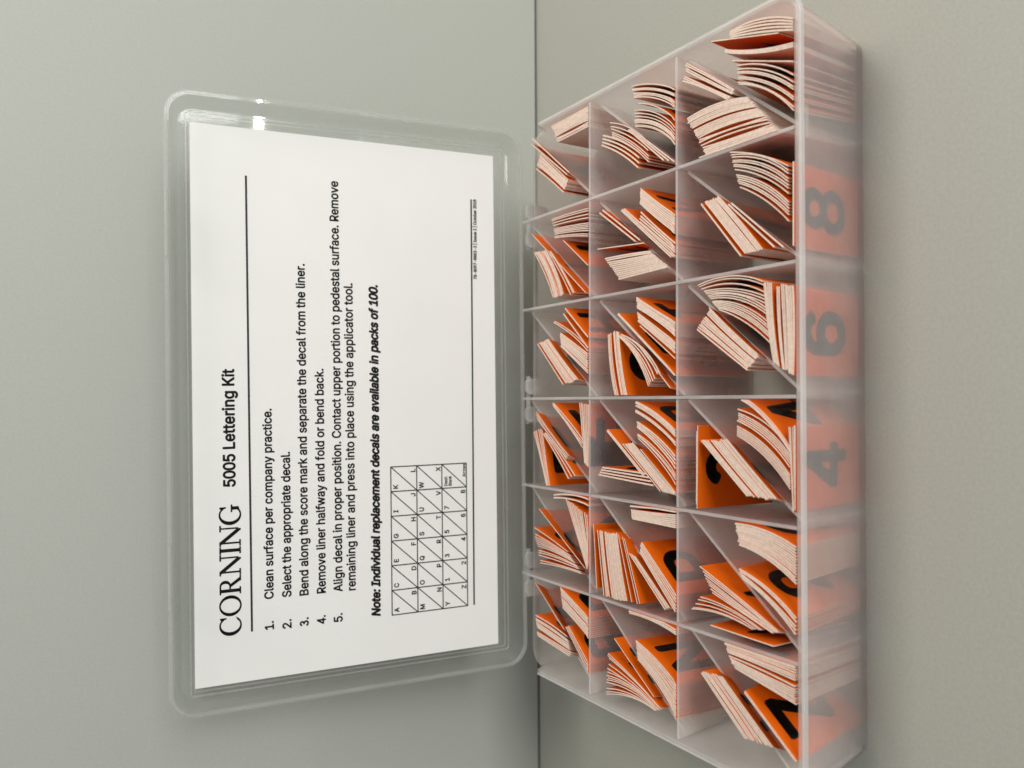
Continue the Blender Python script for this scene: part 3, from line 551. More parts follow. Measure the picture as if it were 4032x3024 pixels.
def layout(text, shear=0.0):
    x = 0.0
    polys = []
    x1 = 0.0
    x0 = None
    for ch in text:
        adv, ps = GL[ch]
        for p in ps:
            q = [(x + a / 1000.0 + shear * b / 1000.0, b / 1000.0) for a, b in p]
            polys.append(q)
            x1 = max(x1, max(u for u, v in q)); m = min(u for u, v in q)
            x0 = m if x0 is None else min(x0, m)
        x += adv / 1000.0
    return polys, x0, x1

card = bpy.data.objects.new('instruction_card', None)
COL.objects.link(card)
card.location = lid(0, 23)
card.empty_display_size = 0.01
bpy.context.view_layer.update()
tag(card, 'white printed instruction card held upright inside the open clear lid', 'card')
INV = card.matrix_world.inverted()
def link_card(name, bm, mats):
    bmesh.ops.transform(bm, matrix=Matrix.Translation(-card.location), verts=bm.verts)
    return bm_obj(name, bm, mats, card)
bm = bmesh.new()
NX, NY = 24, 16
def card_n(s, t):                         # the card bows a little off the lid
    return 0.85 + 0.35 * math.sin(math.pi * (s + 111) / 220) * math.sin(math.pi * (t - 23) / 128)
c0 = (-111.25, 109.4, 23.05, 151.57)
def card_grid(dn):
    return [[bm.verts.new(lid(c0[0] + (c0[1] - c0[0]) * i / NX, c0[2] + (c0[3] - c0[2]) * j / NY, dn + card_n(c0[0] + (c0[1] - c0[0]) * i / NX, c0[2] + (c0[3] - c0[2]) * j / NY))) for i in range(NX + 1)] for j in range(NY + 1)]
F0, F1 = card_grid(0.25), card_grid(0.0)
for j in range(NY):
    for i in range(NX):
        bm.faces.new((F0[j][i], F0[j][i + 1], F0[j + 1][i + 1], F0[j + 1][i]))
        bm.faces.new((F1[j][i], F1[j + 1][i], F1[j + 1][i + 1], F1[j][i + 1]))
for i in range(NX):
    bm.faces.new((F0[0][i], F1[0][i], F1[0][i + 1], F0[0][i + 1]))
    bm.faces.new((F0[NY][i], F0[NY][i + 1], F1[NY][i + 1], F1[NY][i]))
for j in range(NY):
    bm.faces.new((F0[j][0], F0[j + 1][0], F1[j + 1][0], F1[j][0]))
    bm.faces.new((F0[j][NX], F1[j][NX], F1[j + 1][NX], F0[j + 1][NX]))
sheet_o = link_card('sheet', bm, [M_paper])

def print_mesh(name, me, f):
    bm = bmesh.new()
    bm.from_mesh(me)
    bpy.data.meshes.remove(me)
    for v in bm.verts:
        s, t = f(v.co.x, v.co.y)
        v.co = lid(s, t, card_n(s, t) + 0.32)
    link_card(name, bm, [M_ink])

def text_line(text, s0, s1, t0, t1, cap, offset=0.0, shear=0.0, name='text_line'):
    polys, a, b = layout(text, shear)
    k = (s1 - s0) / (b - a)
    ky = cap / 0.509
    me = curve_mesh([[((x - a) * k, y * ky) for x, y in p] for p in polys], offset)
    print_mesh(name, me, lambda x, y: (s0 + x, t0 + (t1 - t0) * x / (s1 - s0) + y))

O1 = 0.15
text_line('5005 Lettering Kit', -33.3, 13.0, 135.95, 136.08, 4.4, 0.22, name='heading_text')
text_line('1.', -91.7, -88.6, 121.67, 121.76, 3.35, O1)
text_line('Clean surface per company practice.', -79.35, -3.0, 121.72, 121.8, 3.4, O1)
text_line('2.', -92.15, -88.7, 114.7, 114.77, 3.4, O1)
text_line('Select the appropriate decal.', -79.35, -20.7, 114.67, 114.69, 3.45, O1)
text_line('3.', -92.1, -88.8, 107.82, 107.85, 3.4, O1)
text_line('Bend along the score mark and separate the decal from the liner.', -79.5, 56.1, 107.75, 107.97, 3.5, O1)
text_line('4.', -92.1, -88.8, 100.78, 100.87, 3.45, O1)
text_line('Remove liner halfway and fold or bend back.', -79.4, 13.05, 100.71, 100.75, 3.5, O1)
text_line('5.', -92.15, -88.8, 93.81, 93.84, 3.5, O1)
text_line('Align decal in proper position. Contact upper portion to pedestal surface. Remove', -79.55, 91.3, 93.74, 93.8, 3.55, O1)
text_line('remaining liner and press into place using the applicator tool.', -79.65, 48.95, 88.16, 88.22, 3.55, O1)
text_line('Note: Individual replacement decals are available in packs of 100.', -91.7, 48.5, 77.65, 77.45, 3.55, 0.28, 0.2, name='note_text')
text_line('78-8097-6663-3 | Issue 2 | October 2018', 53.2, 88.9, 31.66, 31.48, 1.45, 0.09, name='footer_text')

def serif_word():
    """CORNING in book-face capitals, cap height 1; returns outlines and width"""
    polys = []
    def arcpts(cx, cy, rx, ry, a0, a1, n=22):
        return [(cx + rx * math.cos(math.radians(a0 + (a1 - a0) * i / n)), cy + ry * math.sin(math.radians(a0 + (a1 - a0) * i / n))) for i in range(n + 1)]
    S = 0.14; h = 0.05
    x = 0.0
    def rect(x0, y0, x1, y1):
        polys.append([(x0, y0), (x1, y0), (x1, y1), (x0, y1)])
    def cee(x, g=False):
        o = arcpts(x + 0.50, 0.5, 0.50, 0.525, 42, 318)
        i = arcpts(x + 0.53, 0.5, 0.375, 0.475, 320, 40)
        polys.append(o + i)
        polys.append([(x + 0.84, 0.985), (x + 0.80, 0.93), (x + 0.865, 0.70), (x + 0.90, 0.70), (x + 0.90, 0.985)])
        if g:
            polys.append([(x + 0.78, 0.06), (x + 0.92, 0.10), (x + 0.92, 0.40), (x + 0.78, 0.40)])
            rect(x + 0.66, 0.40, x + 1.02, 0.45)
        else:
            polys.append([(x + 0.86, 0.15), (x + 0.80, 0.09), (x + 0.90, 0.20), (x + 0.92, 0.26)])
    def stem(cx, w=S):
        rect(cx - w / 2, h, cx + w / 2, 1 - h)
    def foot(cx, y, w=0.34):
        rect(cx - w / 2, y, cx + w / 2, y + h)
    cee(x); x += 1.00
    polys.append(arcpts(x + 0.52, 0.5, 0.52, 0.525, 0, 345)); polys.append(arcpts(x + 0.52, 0.5, 0.385, 0.475, 0, 345)); x += 1.12
    stem(x + 0.17); foot(x + 0.17, 0); rect(x, 1 - h, x + 0.24, 1)
    polys.append([(x + 0.24, 1.0)] + arcpts(x + 0.42, 0.745, 0.27, 0.255, 90, -90, 12) + [(x + 0.24, 0.49)] + [(x + 0.24, 0.54)] + arcpts(x + 0.42, 0.745, 0.14, 0.205, -90, 90, 12) + [(x + 0.24, 0.95)])
    polys.append([(x + 0.36, 0.49), (x + 0.50, 0.49), (x + 0.82, 0.05), (x + 0.66, 0.05)])
    rect(x + 0.66, 0.0, x + 0.93, 0.05); x += 0.96
    for n_ in range(2):
        rect(x + 0.13, h, x + 0.19, 0.86); foot(x + 0.16, 0, 0.30)
        polys.append([(x, 1.0), (x + 0.20, 1.0), (x + 0.88, 0.16), (x + 0.88, 0.0), (x + 0.82, 0.0), (x + 0.13, 0.86), (x + 0.10, 0.95), (x, 0.95)])
        rect(x + 0.881, 0.12, x + 0.93, 1 - h); foot(x + 0.905, 1 - h, 0.30); x += 1.09
        if n_ == 0:
            stem(x + 0.18); foot(x + 0.18, 0); foot(x + 0.18, 1 - h); x += 0.40
    cee(x, True); x += 1.02
    return polys, x
sp, sw = serif_word()
kx = (92.2 - 40.6) / sw
me = curve_mesh([[(x * kx, y * 7.9) for x, y in p] for p in sp], 0.13)
print_mesh('heading_text', me, lambda x, y: (-92.2 + x, 134.3 - 0.2 * x / 51.6 + y))

def bar(name, pts):
    bm0 = bmesh.new()
    for (s0, t0, s1, t1, w) in pts:
        d = Vector((s1 - s0, t1 - t0)); L = d.length; d.normalize(); n = Vector((-d.y, d.x)) * w / 2
        k = max(1, int(L / 8))
        pr = None
        for i in range(k + 1):
            q = Vector((s0, t0)) + d * L * i / k
            cur = [bm0.verts.new((q.x + n.x, q.y + n.y, 0)), bm0.verts.new((q.x - n.x, q.y - n.y, 0))]
            if pr:
                bm0.faces.new((pr[0], cur[0], cur[1], pr[1]))
            pr = cur
    me = bpy.data.meshes.new(name)
    bm0.to_mesh(me)
    bm0.free()
    print_mesh(name, me, lambda x, y: (x, y))
bar('rule', [(-91.7, 130.14, 90.4, 130.7, 0.8)])
bar('rule', [(-92.34, 34.61, 88.9, 33.94, 0.72)])
# chart of pockets
TX0, TX1, TY0, TY1 = -92.3, -28.9, 72.4, 37.7
cells = []
cw = (TX1 - TX0) / 6; chh = (TY0 - TY1) / 3
for i in range(7):
    cells.append((TX0 + cw * i, TY0 + .1, TX0 + cw * i, TY1 - .1, 0.46))
for j in range(4):
    cells.append((TX0 - .1, TY0 - chh * j, TX1 + .1, TY0 - chh * j, 0.46))
for i in range(6):
    for j in range(3):
        cells.append((TX0 + cw * i, TY0 - chh * (j + 1), TX0 + cw * (i + 1), TY0 - chh * j, 0.42))
bar('pocket_chart', cells)
CH = [['AB', 'CD', 'EF', 'GH', 'IJ', 'KL'], ['MN', 'OP', 'QR', 'ST', 'UV', 'WX'], ['YZ', '12', '34', '56', '78', None]]
for j in range(3):
    for i in range(6):
        x = TX0 + cw * i; y = TY0 - chh * j
        if CH[j][i]:
            for ch, cx, cy in ((CH[j][i][0], x + 2.0, y - 3.1), (CH[j][i][1], x + 8.6, y - 10.9)):
                pp, a, b = layout(ch)
                w = max(0.35, (b - a) * 4.0)
                text_line(ch, cx - w / 2, cx + w / 2, cy, cy, 2.0, 0.11, name='chart_letter')
        else:
            text_line('Dash', x + 1.0, x + 5.0, y - 2.5, y - 2.5, 1.35, 0.07, name='chart_letter')
            text_line('Blank', x + 1.0, x + 5.2, y - 4.5, y - 4.5, 1.35, 0.07, name='chart_letter')
            text_line('Arrows', x + 4.6, x + 10.2, y - 11.1, y - 11.1, 1.35, 0.07, name='chart_letter')

# ---------------------------------------------------------------- decals
STACKS = [
('F','u',3,(-14.1,42.6,-36,42.7,-10.9,41.7,-39.2,42.2),3,0,0,'upright pair with bare orange face'),
('F','u',3,(-15.6,39.8,-32.2,19.5,-15,27.8,-32.4,7.2),13,0,0,'thick block of straight cream edges'),
('F','l',3,(-14.6,21.9,-30.1,0.4,-6.1,21.3,-18.1,0.3),12,-1.8,-1.8,'curved fan of cream edges'),
('F','l',3,(-3,20.1,-19,0.6,-2.1,19.9,-17.9,0.4),3,-1.5,-1.5,'thin curved packet with part of 4'),
('F','l',3,(-10.4,2.1,-35.6,0.7,-9.9,-0.2,-35.1,-0),5,0,0,'packet on front wall with black 4'),
('F','u',4,(22.4,42.1,7.7,19.3,28.8,35.9,11.9,14.5),12,0,0,'thick block of cream edges'),
('F','l',4,(28.2,32.1,14.4,8.5,37.1,40.9,34.9,12.1),16,-1.5,-2.5,'wide open fan of curved sheets'),
('F','l',4,(34.5,11.5,9.4,7.7,31.7,-0.4,5,-0.2),12,0.5,0,'packet on front wall with black 6'),
('F','u',5,(64.8,39.7,44.5,21.8,65.9,31.9,45.2,12.9),10,0,0,'cream block with dark red lower ends'),
('F','u',5,(62.2,27.3,45,8,62.3,25.9,44.2,4.2),2,0,0,'thin packet lying along the diagonal'),
('F','l',5,(65.2,20.1,50.3,-0,77.9,23.6,67.7,-0.1),14,-1.2,-1.6,'fanned curved stack of many sheets'),
('F','l',5,(69.3,-0.3,44.5,-0.1,69.8,-0.9,44.1,-0.7),2,0,0,'packet on front wall with black 8'),
('F','u',6,(110,48.6,96.8,27.3,115.3,46.4,98.8,24),6,0,0,'small block with an orange strip on top'),
('F','u',6,(96,46.8,94.7,18.7,81.4,37.3,80.8,6.3),16,1.5,0,'big block turned across the pocket'),
('F','u',6,(80.7,41.1,80.8,11.7,80.1,40.5,80.2,11.4),1,0,0,'single sheet along the side divider'),
('F','l',6,(116.6,25,109.2,-0.9,118.8,25,112.7,-0.9),5,-0.5,-2,'packet nearest the clear side wall'),
('F','l',6,(119,35,110.9,6.1,118.6,34.7,110.6,6.1),1,0,0,'single sheet with a bright orange face'),
('F','l',6,(112.4,27.2,104.1,-0.9,113.3,27.2,105.2,-0.9),3,1,1,'thin packet under the orange face'),
('F','l',6,(108.3,23.9,99.4,-0.8,108.6,23.9,99.7,-0.8),1,0,0,'lone straight sheet'),
('F','l',6,(99.9,21.8,84.7,-0.3,106.4,22.9,95.5,-0.3),8,-2,-2,'open fan of dark gapped sheets'),
('F','u',2,(-65.6,35.3,-73,9.5,-58.3,40.7,-72.1,7.3),8,0,0,'block with black wedge on orange'),
('F','u',2,(-73.2,45,-73.8,17.8,-68.3,40.8,-73.1,14.1),5,-1.5,-1.5,'loose lower fan of cream edges'),
('F','u',2,(-76.8,36,-77.1,9.2,-76.5,35.9,-76.8,8.9),1,0,0,'single bent sheet showing its orange face'),
('F','l',2,(-48.2,22.9,-56.4,0.5,-41.7,24.7,-45.7,0.4),13,-1.5,-1.5,'thick curved cream stack'),
('F','l',2,(-58.5,22,-71.5,0.6,-55.8,23.4,-66.7,0.5),5,-1,-1,'packet with black 2 on orange'),
('F','u',1,(-93.4,40.8,-109,20.8,-91.8,31.1,-107.3,9.9),14,0,0,'long slanted cream block'),
('F','l',1,(-87.8,25.3,-91.9,0.9,-80.9,29.3,-80.6,0.8),15,0,0,'thick block of straight cream edges'),
('F','l',1,(-94.5,21.1,-108.9,0.8,-94,20.9,-108.5,0.7),2,0,0,'thin packet with a large orange Z face'),
('M','u',6,(99.8,95.8,85.2,72.9,103.4,94.8,90.5,71.9),4,-1,-1,'lowest short clump with a stepped end'),
('M','u',6,(101.6,88.9,86,67,107.2,90.2,94.3,68.2),6,-1,-1,'middle wavy clump with gaps'),
('M','u',6,(101.3,78.9,84.5,58.7,101,77,82.5,53),3,0,0,'thin clump resting on the diagonal'),
('M','l',6,(101.4,75,88.7,52.4,107.6,75.3,94.8,52.4),9,-2,-2,'curved stack with dark gaps'),
('M','l',6,(112.6,75.6,102,52.4,117.2,76.6,108.3,52.4),7,-1.5,-1.5,'flat cream stack nearest the side wall'),
('M','l',6,(109.6,73.1,97.3,52.4,109.7,72.9,97.6,52.4),1,-1.5,-1.5,'bowed cream sheet between two stacks'),
('M','u',5,(72.8,96.9,57.7,74.5,73.8,95.5,57.9,72.3),2,0,0,'thin packet along the diagonal'),
('M','u',5,(58.6,99.1,56.4,70.1,58.9,99.1,56.7,70.1),1,0,0,'single sheet with an orange face turned down'),
('M','u',5,(44.9,84.6,45.8,56.6,54.1,93.4,52.8,66.2),8,0,0,'stepped block ending in a cream backed sheet'),
('M','l',5,(71.4,83.5,48.9,54.8,71.7,81.9,49.1,52.6),3,0,0,'thin packet standing along the diagonal'),
('M','l',5,(64.8,72.3,50.3,52.6,68.3,71.7,53.3,52.6),4,0,0,'pale packet with a green grey face'),
('M','l',5,(72,72.3,57.3,52.6,77.2,72,63.4,52.5),8,0,0,'thick cream block with an orange face'),
('M','u',4,(24.1,91.7,-0.4,87.3,24.9,85.3,0.2,80.1),5,1,1,'upright blocks beside black curve on orange'),
('M','u',4,(22.6,84.6,3.3,67.3,23.5,83.3,8.1,61.3),5,-2,-2,'bent packet leaning toward the diagonal'),
('M','u',4,(17.4,72.1,2.4,56.1,17.5,71.8,2.7,55.3),1,0,0,'single sheet tight to the diagonal'),
('M','l',4,(27.8,73.3,14.8,52.7,36.8,74.6,25.5,52.7),9,0,0,'stepped thick cream block'),
('M','l',4,(31.4,85.6,6.9,53.3,31.8,85.4,7,52.8),2,0,0,'long thin packet with black bars on orange'),
('M','l',4,(25.7,72.2,12.5,52.7,26,72,12.9,52.7),1,0,0,'lone sheet crossing an orange face'),
('M','u',3,(-13.8,92.5,-29.8,70.4,-13.4,92.1,-29.4,69.8),2,0,0,'thin orange packet behind cream block'),
('M','u',3,(-18.2,83,-34.2,61.4,-17.9,76.6,-34.9,52.9),9,0,0,'cream block leaning on the diagonal'),
('M','u',3,(-31.3,98.1,-32.8,65,-28.3,96,-28.8,69.2),4,0,0,'flat packet lying across the pocket'),
('M','l',3,(-6.2,75,-17.8,52.6,-2.4,74.7,-12.6,52.8),6,-1,-1,'topmost curved packet with an orange face'),
('M','l',3,(-11.8,74.1,-25.9,52.6,-10.2,73.7,-21.8,52.6),4,-1,-1,'second curved packet'),
('M','l',3,(-15.8,73.8,-31.5,52.6,-14.4,73.7,-28.1,52.6),4,-1,-1,'third curved packet'),
('M','l',3,(-20.3,72.2,-34.7,52.9,-20,71.9,-34.3,52.5),1,0,0,'single orange sheet by the diagonal'),
('M','u',2,(-51.2,101.5,-76.6,99.6,-51.1,101,-76.3,98.7),1,0,0,'single bright orange sheet by the row divider'),
('M','u',2,(-53.4,98.7,-78.4,94.6,-53.2,86.3,-77.8,80.2),9,0,0,'thick upright cream block framed in orange'),
('M','u',2,(-53.5,85.4,-77.6,77.4,-54.2,81.8,-77.1,72.7),3,0,0,'gapped orange sheets with a black O'),
('M','u',2,(-59.6,78.6,-76.2,58.7,-60.1,75.4,-75.3,56.1),4,0,0,'short cream packet beside the black O'),
('M','l',2,(-57.9,72.6,-76,53.1,-54.6,71.7,-70.5,52.6),5,0,0,'packet with large black P'),
('M','l',2,(-46.2,77,-46.5,52.7,-41.7,78.2,-40.3,52.9),7,0,0,'flat cream block behind the divider'),
('M','u',1,(-116.3,93.3,-113.6,64,-100.3,91.6,-111.9,61.1),13,-2,-1,'wide fan of orange and cream sheets'),
('M','u',1,(-93.9,88,-109.1,65.2,-93.4,87.6,-108.5,64.4),1,0,0,'single orange sheet against the diagonal'),
('M','l',1,(-97.6,73.9,-113,52.1,-91.2,75.2,-101.5,52.1),11,-1.5,-1.5,'thick curved block with black N'),
('M','l',1,(-81.8,78.6,-83.7,52.8,-80.6,78.3,-82.2,52.8),3,-1,-1,'thin bowed packet close to the next divider'),
('B','u',6,(102.1,144.5,86.8,122.7,108.2,141,91.3,119.5),8,0,0,'cream block with stepped red ends'),
('B','u',6,(113.9,147.7,93.7,119.9,116.4,147.1,94.2,118.3),2,0,0,'thin packet along the diagonal'),
('B','l',6,(109.8,127.3,110.2,104.9,117.8,132.3,118.2,105.1),8,0,0,'frosted looking block by the side wall'),
('B','u',5,(64.8,146.2,42.6,130.5,64.1,136.9,43.2,123.1),6,-1,-1,'cream block of slanted edges'),
('B','u',5,(63,134.4,42.1,117.1,63,132.7,42.9,114.8),3,-0.5,-0.5,'bent packet beside an orange face'),
('B','u',5,(73.1,148.1,42,106.8,73.3,147.7,42.2,106.4),1,0,0,'single sheet flush with the diagonal'),
('B','l',5,(68.4,129.3,65.2,105.3,76.9,132.3,76.4,105.3),8,0,0,'flat block with a dark gap'),
('B','l',5,(66.1,123.1,53,105.3,66.4,122.9,53.4,105.2),1,0,0,'single orange sheet with black mark'),
('B','u',4,(23.5,143.4,5,123.1,25,134.7,6.7,112.1),9,0,0,'fine edged cream block'),
('B','l',4,(21.4,124.7,9.4,105.3,26.9,125.1,17,105.3),5,0,0,'lower packet of cream edges'),
('B','l',4,(32,130.5,18.3,105.3,32.4,130.1,19.6,105.3),2,-1,-1,'middle curved sheets'),
('B','l',4,(35.2,123.1,19.6,105.3,37.1,121.5,24,105.3),2,0,0,'top packet with two black bars on orange'),
('B','u',3,(-15.7,146,-39,135.5,-14.3,139.8,-38.5,133.6),5,0,0,'upright packet with a black block on orange'),
('B','u',3,(-16.3,138.5,-34.4,119.1,-15.9,136.8,-32.9,114.4),3,-0.5,-0.5,'bent cream packet'),
('B','u',3,(-10.2,142.9,-26.2,120.7,-6.6,144.7,-25,119.1),4,0,0,'packet behind the frosted diagonal'),
('B','l',3,(-4.2,130.5,-21,109.1,-2.6,131.3,-17.7,109.1),4,-0.5,-0.5,'curved packet near the top divider'),
('B','l',3,(-2.6,110.9,-27.2,107.4,-3.4,104.4,-28.9,104.2),6,0,0,'upright packet on divider showing an F'),
('B','u',2,(-73.3,140.6,-72.5,109.8,-58.4,145.9,-65.1,119.8),9,-0.5,-0.5,'loose fan of spread cream edges'),
('B','u',2,(-49.9,142,-69.9,107.6,-49.4,141.5,-69.5,107.1),1,0,0,'single sheet behind the frosted diagonal'),
('B','l',2,(-43.6,130,-44.3,103.9,-42.4,130,-41.8,103.9),2,-1,-1,'thin bowed packet beside the next divider'),
('B','l',2,(-43.3,120.6,-70.1,105.7,-47.7,106.1,-63.8,104),9,0,0,'slanted block of orange and cream sheets'),
('B','u',1,(-101.8,143.2,-105.3,118.1,-96.9,144.5,-100.4,119.8),7,0,0,'cream block of fine edges'),
('B','u',1,(-105.4,142.7,-108,118.2,-104,143.6,-106.4,117.5),3,0,0,'lowest curved packet'),
('B','u',1,(-83,145,-98,122.6,-82.5,144.6,-97.6,122.2),1,0,0,'single sheet behind the frosted diagonal'),
('B','l',1,(-89,123.4,-97.5,103.9,-80.8,125.3,-89.6,103.9),7,0,0,'thick cream block with an orange face'),
('B','l',1,(-96.7,121,-111.8,103.9,-95.9,119,-108.4,103.9),3,0,0,'thin packet with large black curve'),
]
LET = {'B': ['AB', 'CD', 'EF', 'GH', 'IJ', 'KL'], 'M': ['MN', 'OP', 'QR', 'ST', 'UV', 'WX'], 'F': ['YZ', '12', '34', '56', '78', '->']}
RK = {'F': 0, 'M': 1, 'B': 2}
GLYPH_CACHE = {}
def glyph_mesh(ch):
    """heavy glyph fitted into a 1 x 1 box"""
    if ch not in GLYPH_CACHE:
        if ch == '-':
            polys = [[(0, .4), (1, .4), (1, .6), (0, .6)]]
        elif ch == '>':
            polys = [[(0, .38), (.5, .38), (.5, .15), (1, .5), (.5, .85), (.5, .62), (0, .62)]]
        else:
            polys, a, b = layout(ch)
        off = 0.0 if ch in '->' else 0.024
        GLYPH_CACHE[ch] = curve_mesh(polys, off)
        vs = GLYPH_CACHE[ch].vertices
        xs = [v.co.x for v in vs]; ys = [v.co.y for v in vs]
        x0, x1, y0, y1 = min(xs), max(xs), min(ys), max(ys)
        if ch in '->':
            y0, y1 = 0, 1
        for v in vs:
            v.co.x = (v.co.x - x0) / (x1 - x0); v.co.y = (v.co.y - y0) / (y1 - y0)
    return GLYPH_CACHE[ch]

NS, NT = 8, 4
DH = 36.2
def build_sheet(parent, P0, P1, nB, bow, zt, th, pocket, glyph, lean, inset, sheet_name='decal'):
    row, half, col = pocket
    x0, x1 = COLX[col - 1], COLX[col]
    y0, y1 = RK[row] * ROW, (RK[row] + 1) * ROW
    dg = Vector((x1 - x0, y1 - y0)).normalized()
    nl = Vector((dg.y, -dg.x))
    g = []
    for j in range(NT + 1):
        t = j / NT
        z = zt - t * DH
        dep = max(0.0, -z / H)
        rowp = []
        cand = [P0.lerp(P1, i / NS) - nB * bow * 4 * (i / NS) * (1 - i / NS) * (1 - 0.35 * t) + lean * t for i in range(NS + 1)]
        if row == 'F':                    # slide back along the sheet where the front wall slopes in
            lim = y0 + 0.1 + th / 2 + 5.25 * dep + inset
            viol = lim - min(q.y for q in cand)
            if viol > 0:
                uu = (P1 - P0).normalized()
                sh = -uu * (viol / abs(uu.y)) if uu.y < -0.45 else Vector((0, viol))
                cand = [q + sh for q in cand]
        for i in range(NS + 1):
            q = cand[i]
            m = 0.75
            if z < ZD + 1.0:
                dd = (q - Vector((x0, y0))).dot(nl)
                mm_ = m + th / 2 + 0.2
                if half == 'u' and dd > -mm_: q = q - nl * (dd + mm_)
                if half == 'l' and dd < mm_: q = q + nl * (mm_ - dd)
            a = x0 + m + th / 2 + (4.3 * dep if col == 1 else 0.0)
            b = x1 - m - th / 2 - (4.3 * dep if col == 6 else 0.0)
            c = y0 + m + th / 2 + (5.25 * dep if row == 'F' else 0.0)
            d = y1 - m - th / 2 - (4.5 * dep if row == 'B' else 0.0)
            if row == 'F': c -= 0.7
            q = Vector((min(max(q.x, a), b), min(max(q.y, c), d)))
            rowp.append(Vector((q.x, q.y, z)))
        g.append(rowp)
    base = Vector(parent.location) / MM
    def off(v, k):
        w = v + Vector((nB.x, nB.y, 0)) * k
        return Vector((w.x * MM, w.y * MM, (w.z + H) * MM)) - parent.location
    bm = bmesh.new()
    Fv = [[bm.verts.new(off(v, th / 2)) for v in r_] for r_ in g]
    Bv = [[bm.verts.new(off(v, -th / 2)) for v in r_] for r_ in g]
    for j in range(NT):
        for i in range(NS):
            f = bm.faces.new((Fv[j][i], Fv[j][i + 1], Fv[j + 1][i + 1], Fv[j + 1][i])); f.material_index = 1; f.smooth = True
            f = bm.faces.new((Bv[j][i], Bv[j + 1][i], Bv[j + 1][i + 1], Bv[j][i + 1])); f.smooth = True
    for i in range(NS):
        bm.faces.new((Fv[0][i], Bv[0][i], Bv[0][i + 1], Fv[0][i + 1]))
        bm.faces.new((Fv[NT][i + 1], Bv[NT][i + 1], Bv[NT][i], Fv[NT][i]))
    for j in range(NT):
        bm.faces.new((Fv[j][0], Fv[j + 1][0], Bv[j + 1][0], Bv[j][0]))
        bm.faces.new((Fv[j][NS], Bv[j][NS], Bv[j + 1][NS], Fv[j + 1][NS]))
    bmesh.ops.recalc_face_normals(bm, faces=bm.faces)
    me = bpy.data.meshes.new(sheet_name)
    for e in bm.edges:
        if len(e.link_faces) == 2 and e.link_faces[0].smooth != e.link_faces[1].smooth:
            e.smooth = False
    bm.to_mesh(me)
    bm.free()
    ob = link(sheet_name, me, parent, (M_liner, M_orange))
    if glyph:
        wid = (P1 - P0).length
        gm = glyph_mesh(glyph)
        bg_ = bmesh.new()
        bg_.from_mesh(gm)
        gw, gh = 14.2 / wid, 24.5 / DH
        if glyph in 'I1': gw *= 0.45
        if glyph in 'MWOQ': gw *= 1.2
        # sheet runs from s=0 (lid side / right end) to s=1; seen from the printed face text reads towards s=0
        flip = 1 if (P1 - P0).x * (-nB.y) - (P1 - P0).y * (-nB.x) > 0 else -1
        for v in bg_.verts:
            x = 0.5 + (v.co.x - 0.5) * gw * flip
            y = 3.6 / DH + (1 - v.co.y) * gh
            v.co = (x, y, 0)
        for k in range(1, NS):
            bmesh.ops.bisect_plane(bg_, geom=list(bg_.verts) + list(bg_.edges) + list(bg_.faces), plane_co=(k / NS, 0, 0), plane_no=(1, 0, 0))
        for k in range(1, NT):
            bmesh.ops.bisect_plane(bg_, geom=list(bg_.verts) + list(bg_.edges) + list(bg_.faces), plane_co=(0, k / NT, 0), plane_no=(0, 1, 0))
        for v in bg_.verts:
            fx = min(max(v.co.x, 0), 0.9999) * NS; fy = min(max(v.co.y, 0), 0.9999) * NT
            i, j = int(fx), int(fy); fx -= i; fy -= j
            q = (g[j][i] * (1 - fx) + g[j][i + 1] * fx) * (1 - fy) + (g[j + 1][i] * (1 - fx) + g[j + 1][i + 1] * fx) * fy
            v.co = off(q, th / 2 + 0.07)
        bmesh.ops.recalc_face_normals(bg_, faces=bg_.faces)
        me = bpy.data.meshes.new('printed_character')
        bg_.to_mesh(me)
        bg_.free()
        link('printed_character', me, ob if ob.parent else None, (M_glyph,))
    return ob

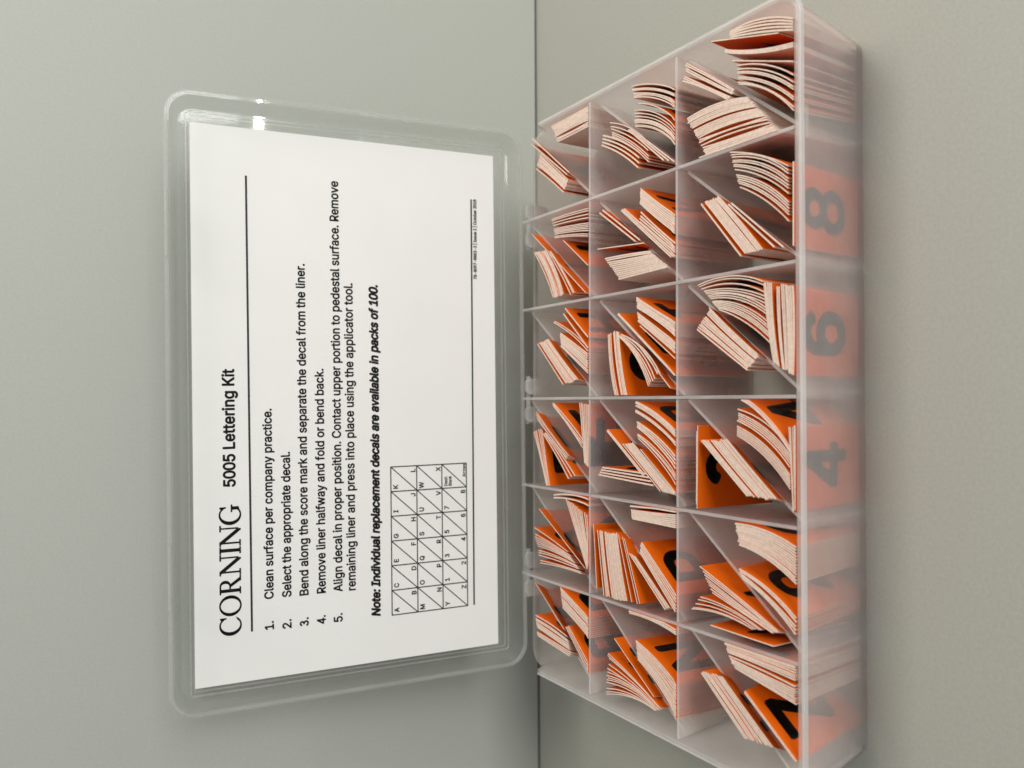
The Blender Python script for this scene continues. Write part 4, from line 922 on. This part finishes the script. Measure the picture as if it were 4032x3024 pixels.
ROWN = {'B': 'back pocket', 'M': 'middle pocket', 'F': 'front pocket'}
HALFN = {'u': 'lid-side half', 'l': 'front half'}
ORD = ['', 'lowest', 'second lowest', 'third lowest', 'third highest', 'second highest', 'topmost']
for (row, half, col, P, n, ba, bb, desc) in STACKS:
    A0, A1, B0, B1 = [Vector((P[2 * i], P[2 * i + 1])) for i in range(4)]
    dm = (B0 + B1 - A0 - A1) / 2
    u = (A1 - A0 + B1 - B0).normalized()
    nB = Vector((u.y, -u.x))
    if n > 2 and dm.length > 0.8:
        if nB.dot(dm) < 0: nB = -nB
    elif nB.dot(Vector((0.8, -0.6))) < 0:
        nB = -nB
    if 'turned down' in desc or 'bright orange face' in desc:
        nB = nB if nB.x < 0 else -nB
    dist = max(abs(dm.dot(nB)), 0.5)
    fan = any(k in desc for k in ('fan', 'gap', 'loose', 'curved sheets'))
    if fan and n > 4:
        n = max(n, min(24, int(dist / 0.85)))
    if n > 4 and not fan:
        n = max(n, min(24, int(dist / 0.62)))
    letter = LET[row][col - 1][0 if half == 'u' else 1]
    root = bpy.data.objects.new('decal' if n == 1 else 'decal_stack', None)
    COL.objects.link(root)
    c = (A0 + A1 + B0 + B1) / 4
    root.location = Vector((c.x, c.y, 1.5)) * MM
    root.empty_display_size = 0.005
    lab = '%s, %s, %s, %s column' % (desc, HALFN[half], ROWN[row], ORD[col])
    tag(root, lab, 'decal' if n == 1 else 'decal stack', 'orange lettering decals sorted in the organizer pockets')
    w = []
    for i in range(max(n - 1, 1)):
        pr = 0.30 if fan else 0.06
        w.append(random.uniform(1.7, 3.2) if random.random() < pr else random.uniform(0.97, 1.03))
    # sheets cling together in little bundles that bow differently and leave lens-shaped gaps
    cb, bows = 0.0, []
    ue = dist / max(sum(w), 1)
    for i in range(n):
        if n > 3 and random.random() < 0.2:
            nb = random.uniform(-0.5, 0.5)
            if i and i - 1 < len(w):
                w[i - 1] += abs(nb - cb) * 0.4 / max(ue, 0.2)
            cb = nb
        bows.append(cb)
    tot = sum(w)
    acc = 0.0
    unit = dist / tot if n > 1 else 0.5
    th0 = min(0.985 * unit, 0.42 if fan else 0.62) if n > 1 else 0.4
    th0 = max(th0, 0.22)
    lean = Vector((random.uniform(-0.6, 0.6), random.uniform(-0.6, 0.6)))
    inset = 0.0
    if row == 'F' and half == 'l':
        if abs(u.y) < 0.45:               # packets standing parallel to the sloping front wall
            lean = Vector((0.0, 5.2))
            for q in (A0, A1, B0, B1):
                q.y += 0.55
        elif col in (3, 5):               # sheets that end behind such a packet
            inset = 2.0
    clump = 0.0
    cz = 0.0
    for i in range(n):
        f = acc / tot if n > 1 else 0.5
        if i < n - 1:
            acc += w[i]
        if random.random() < 0.3:
            clump = random.uniform(-0.9, 0.9)
            cz = random.uniform(-0.22, 0.22)
        a = A0.lerp(B0, f) + u * (clump * 0.5 + random.uniform(-0.25, 0.25))
        b = A1.lerp(B1, f) + u * (clump * 0.5 + random.uniform(-0.25, 0.25))
        bow = ba + (bb - ba) * f + bows[i] + random.uniform(-0.03, 0.03)
        zt = cz + random.uniform(-0.05, 0.05)
        last = i == n - 1 or (i < n - 1 and w[i] > 1.7)
        build_sheet(root, a, b, nB, bow, zt, th0 * random.uniform(0.96, 1.0), (row, half, col), letter if last else None, lean, inset,
                    'sheet' if n == 1 else 'decal')
for m in list(GLYPH_CACHE.values()):
    bpy.data.meshes.remove(m)
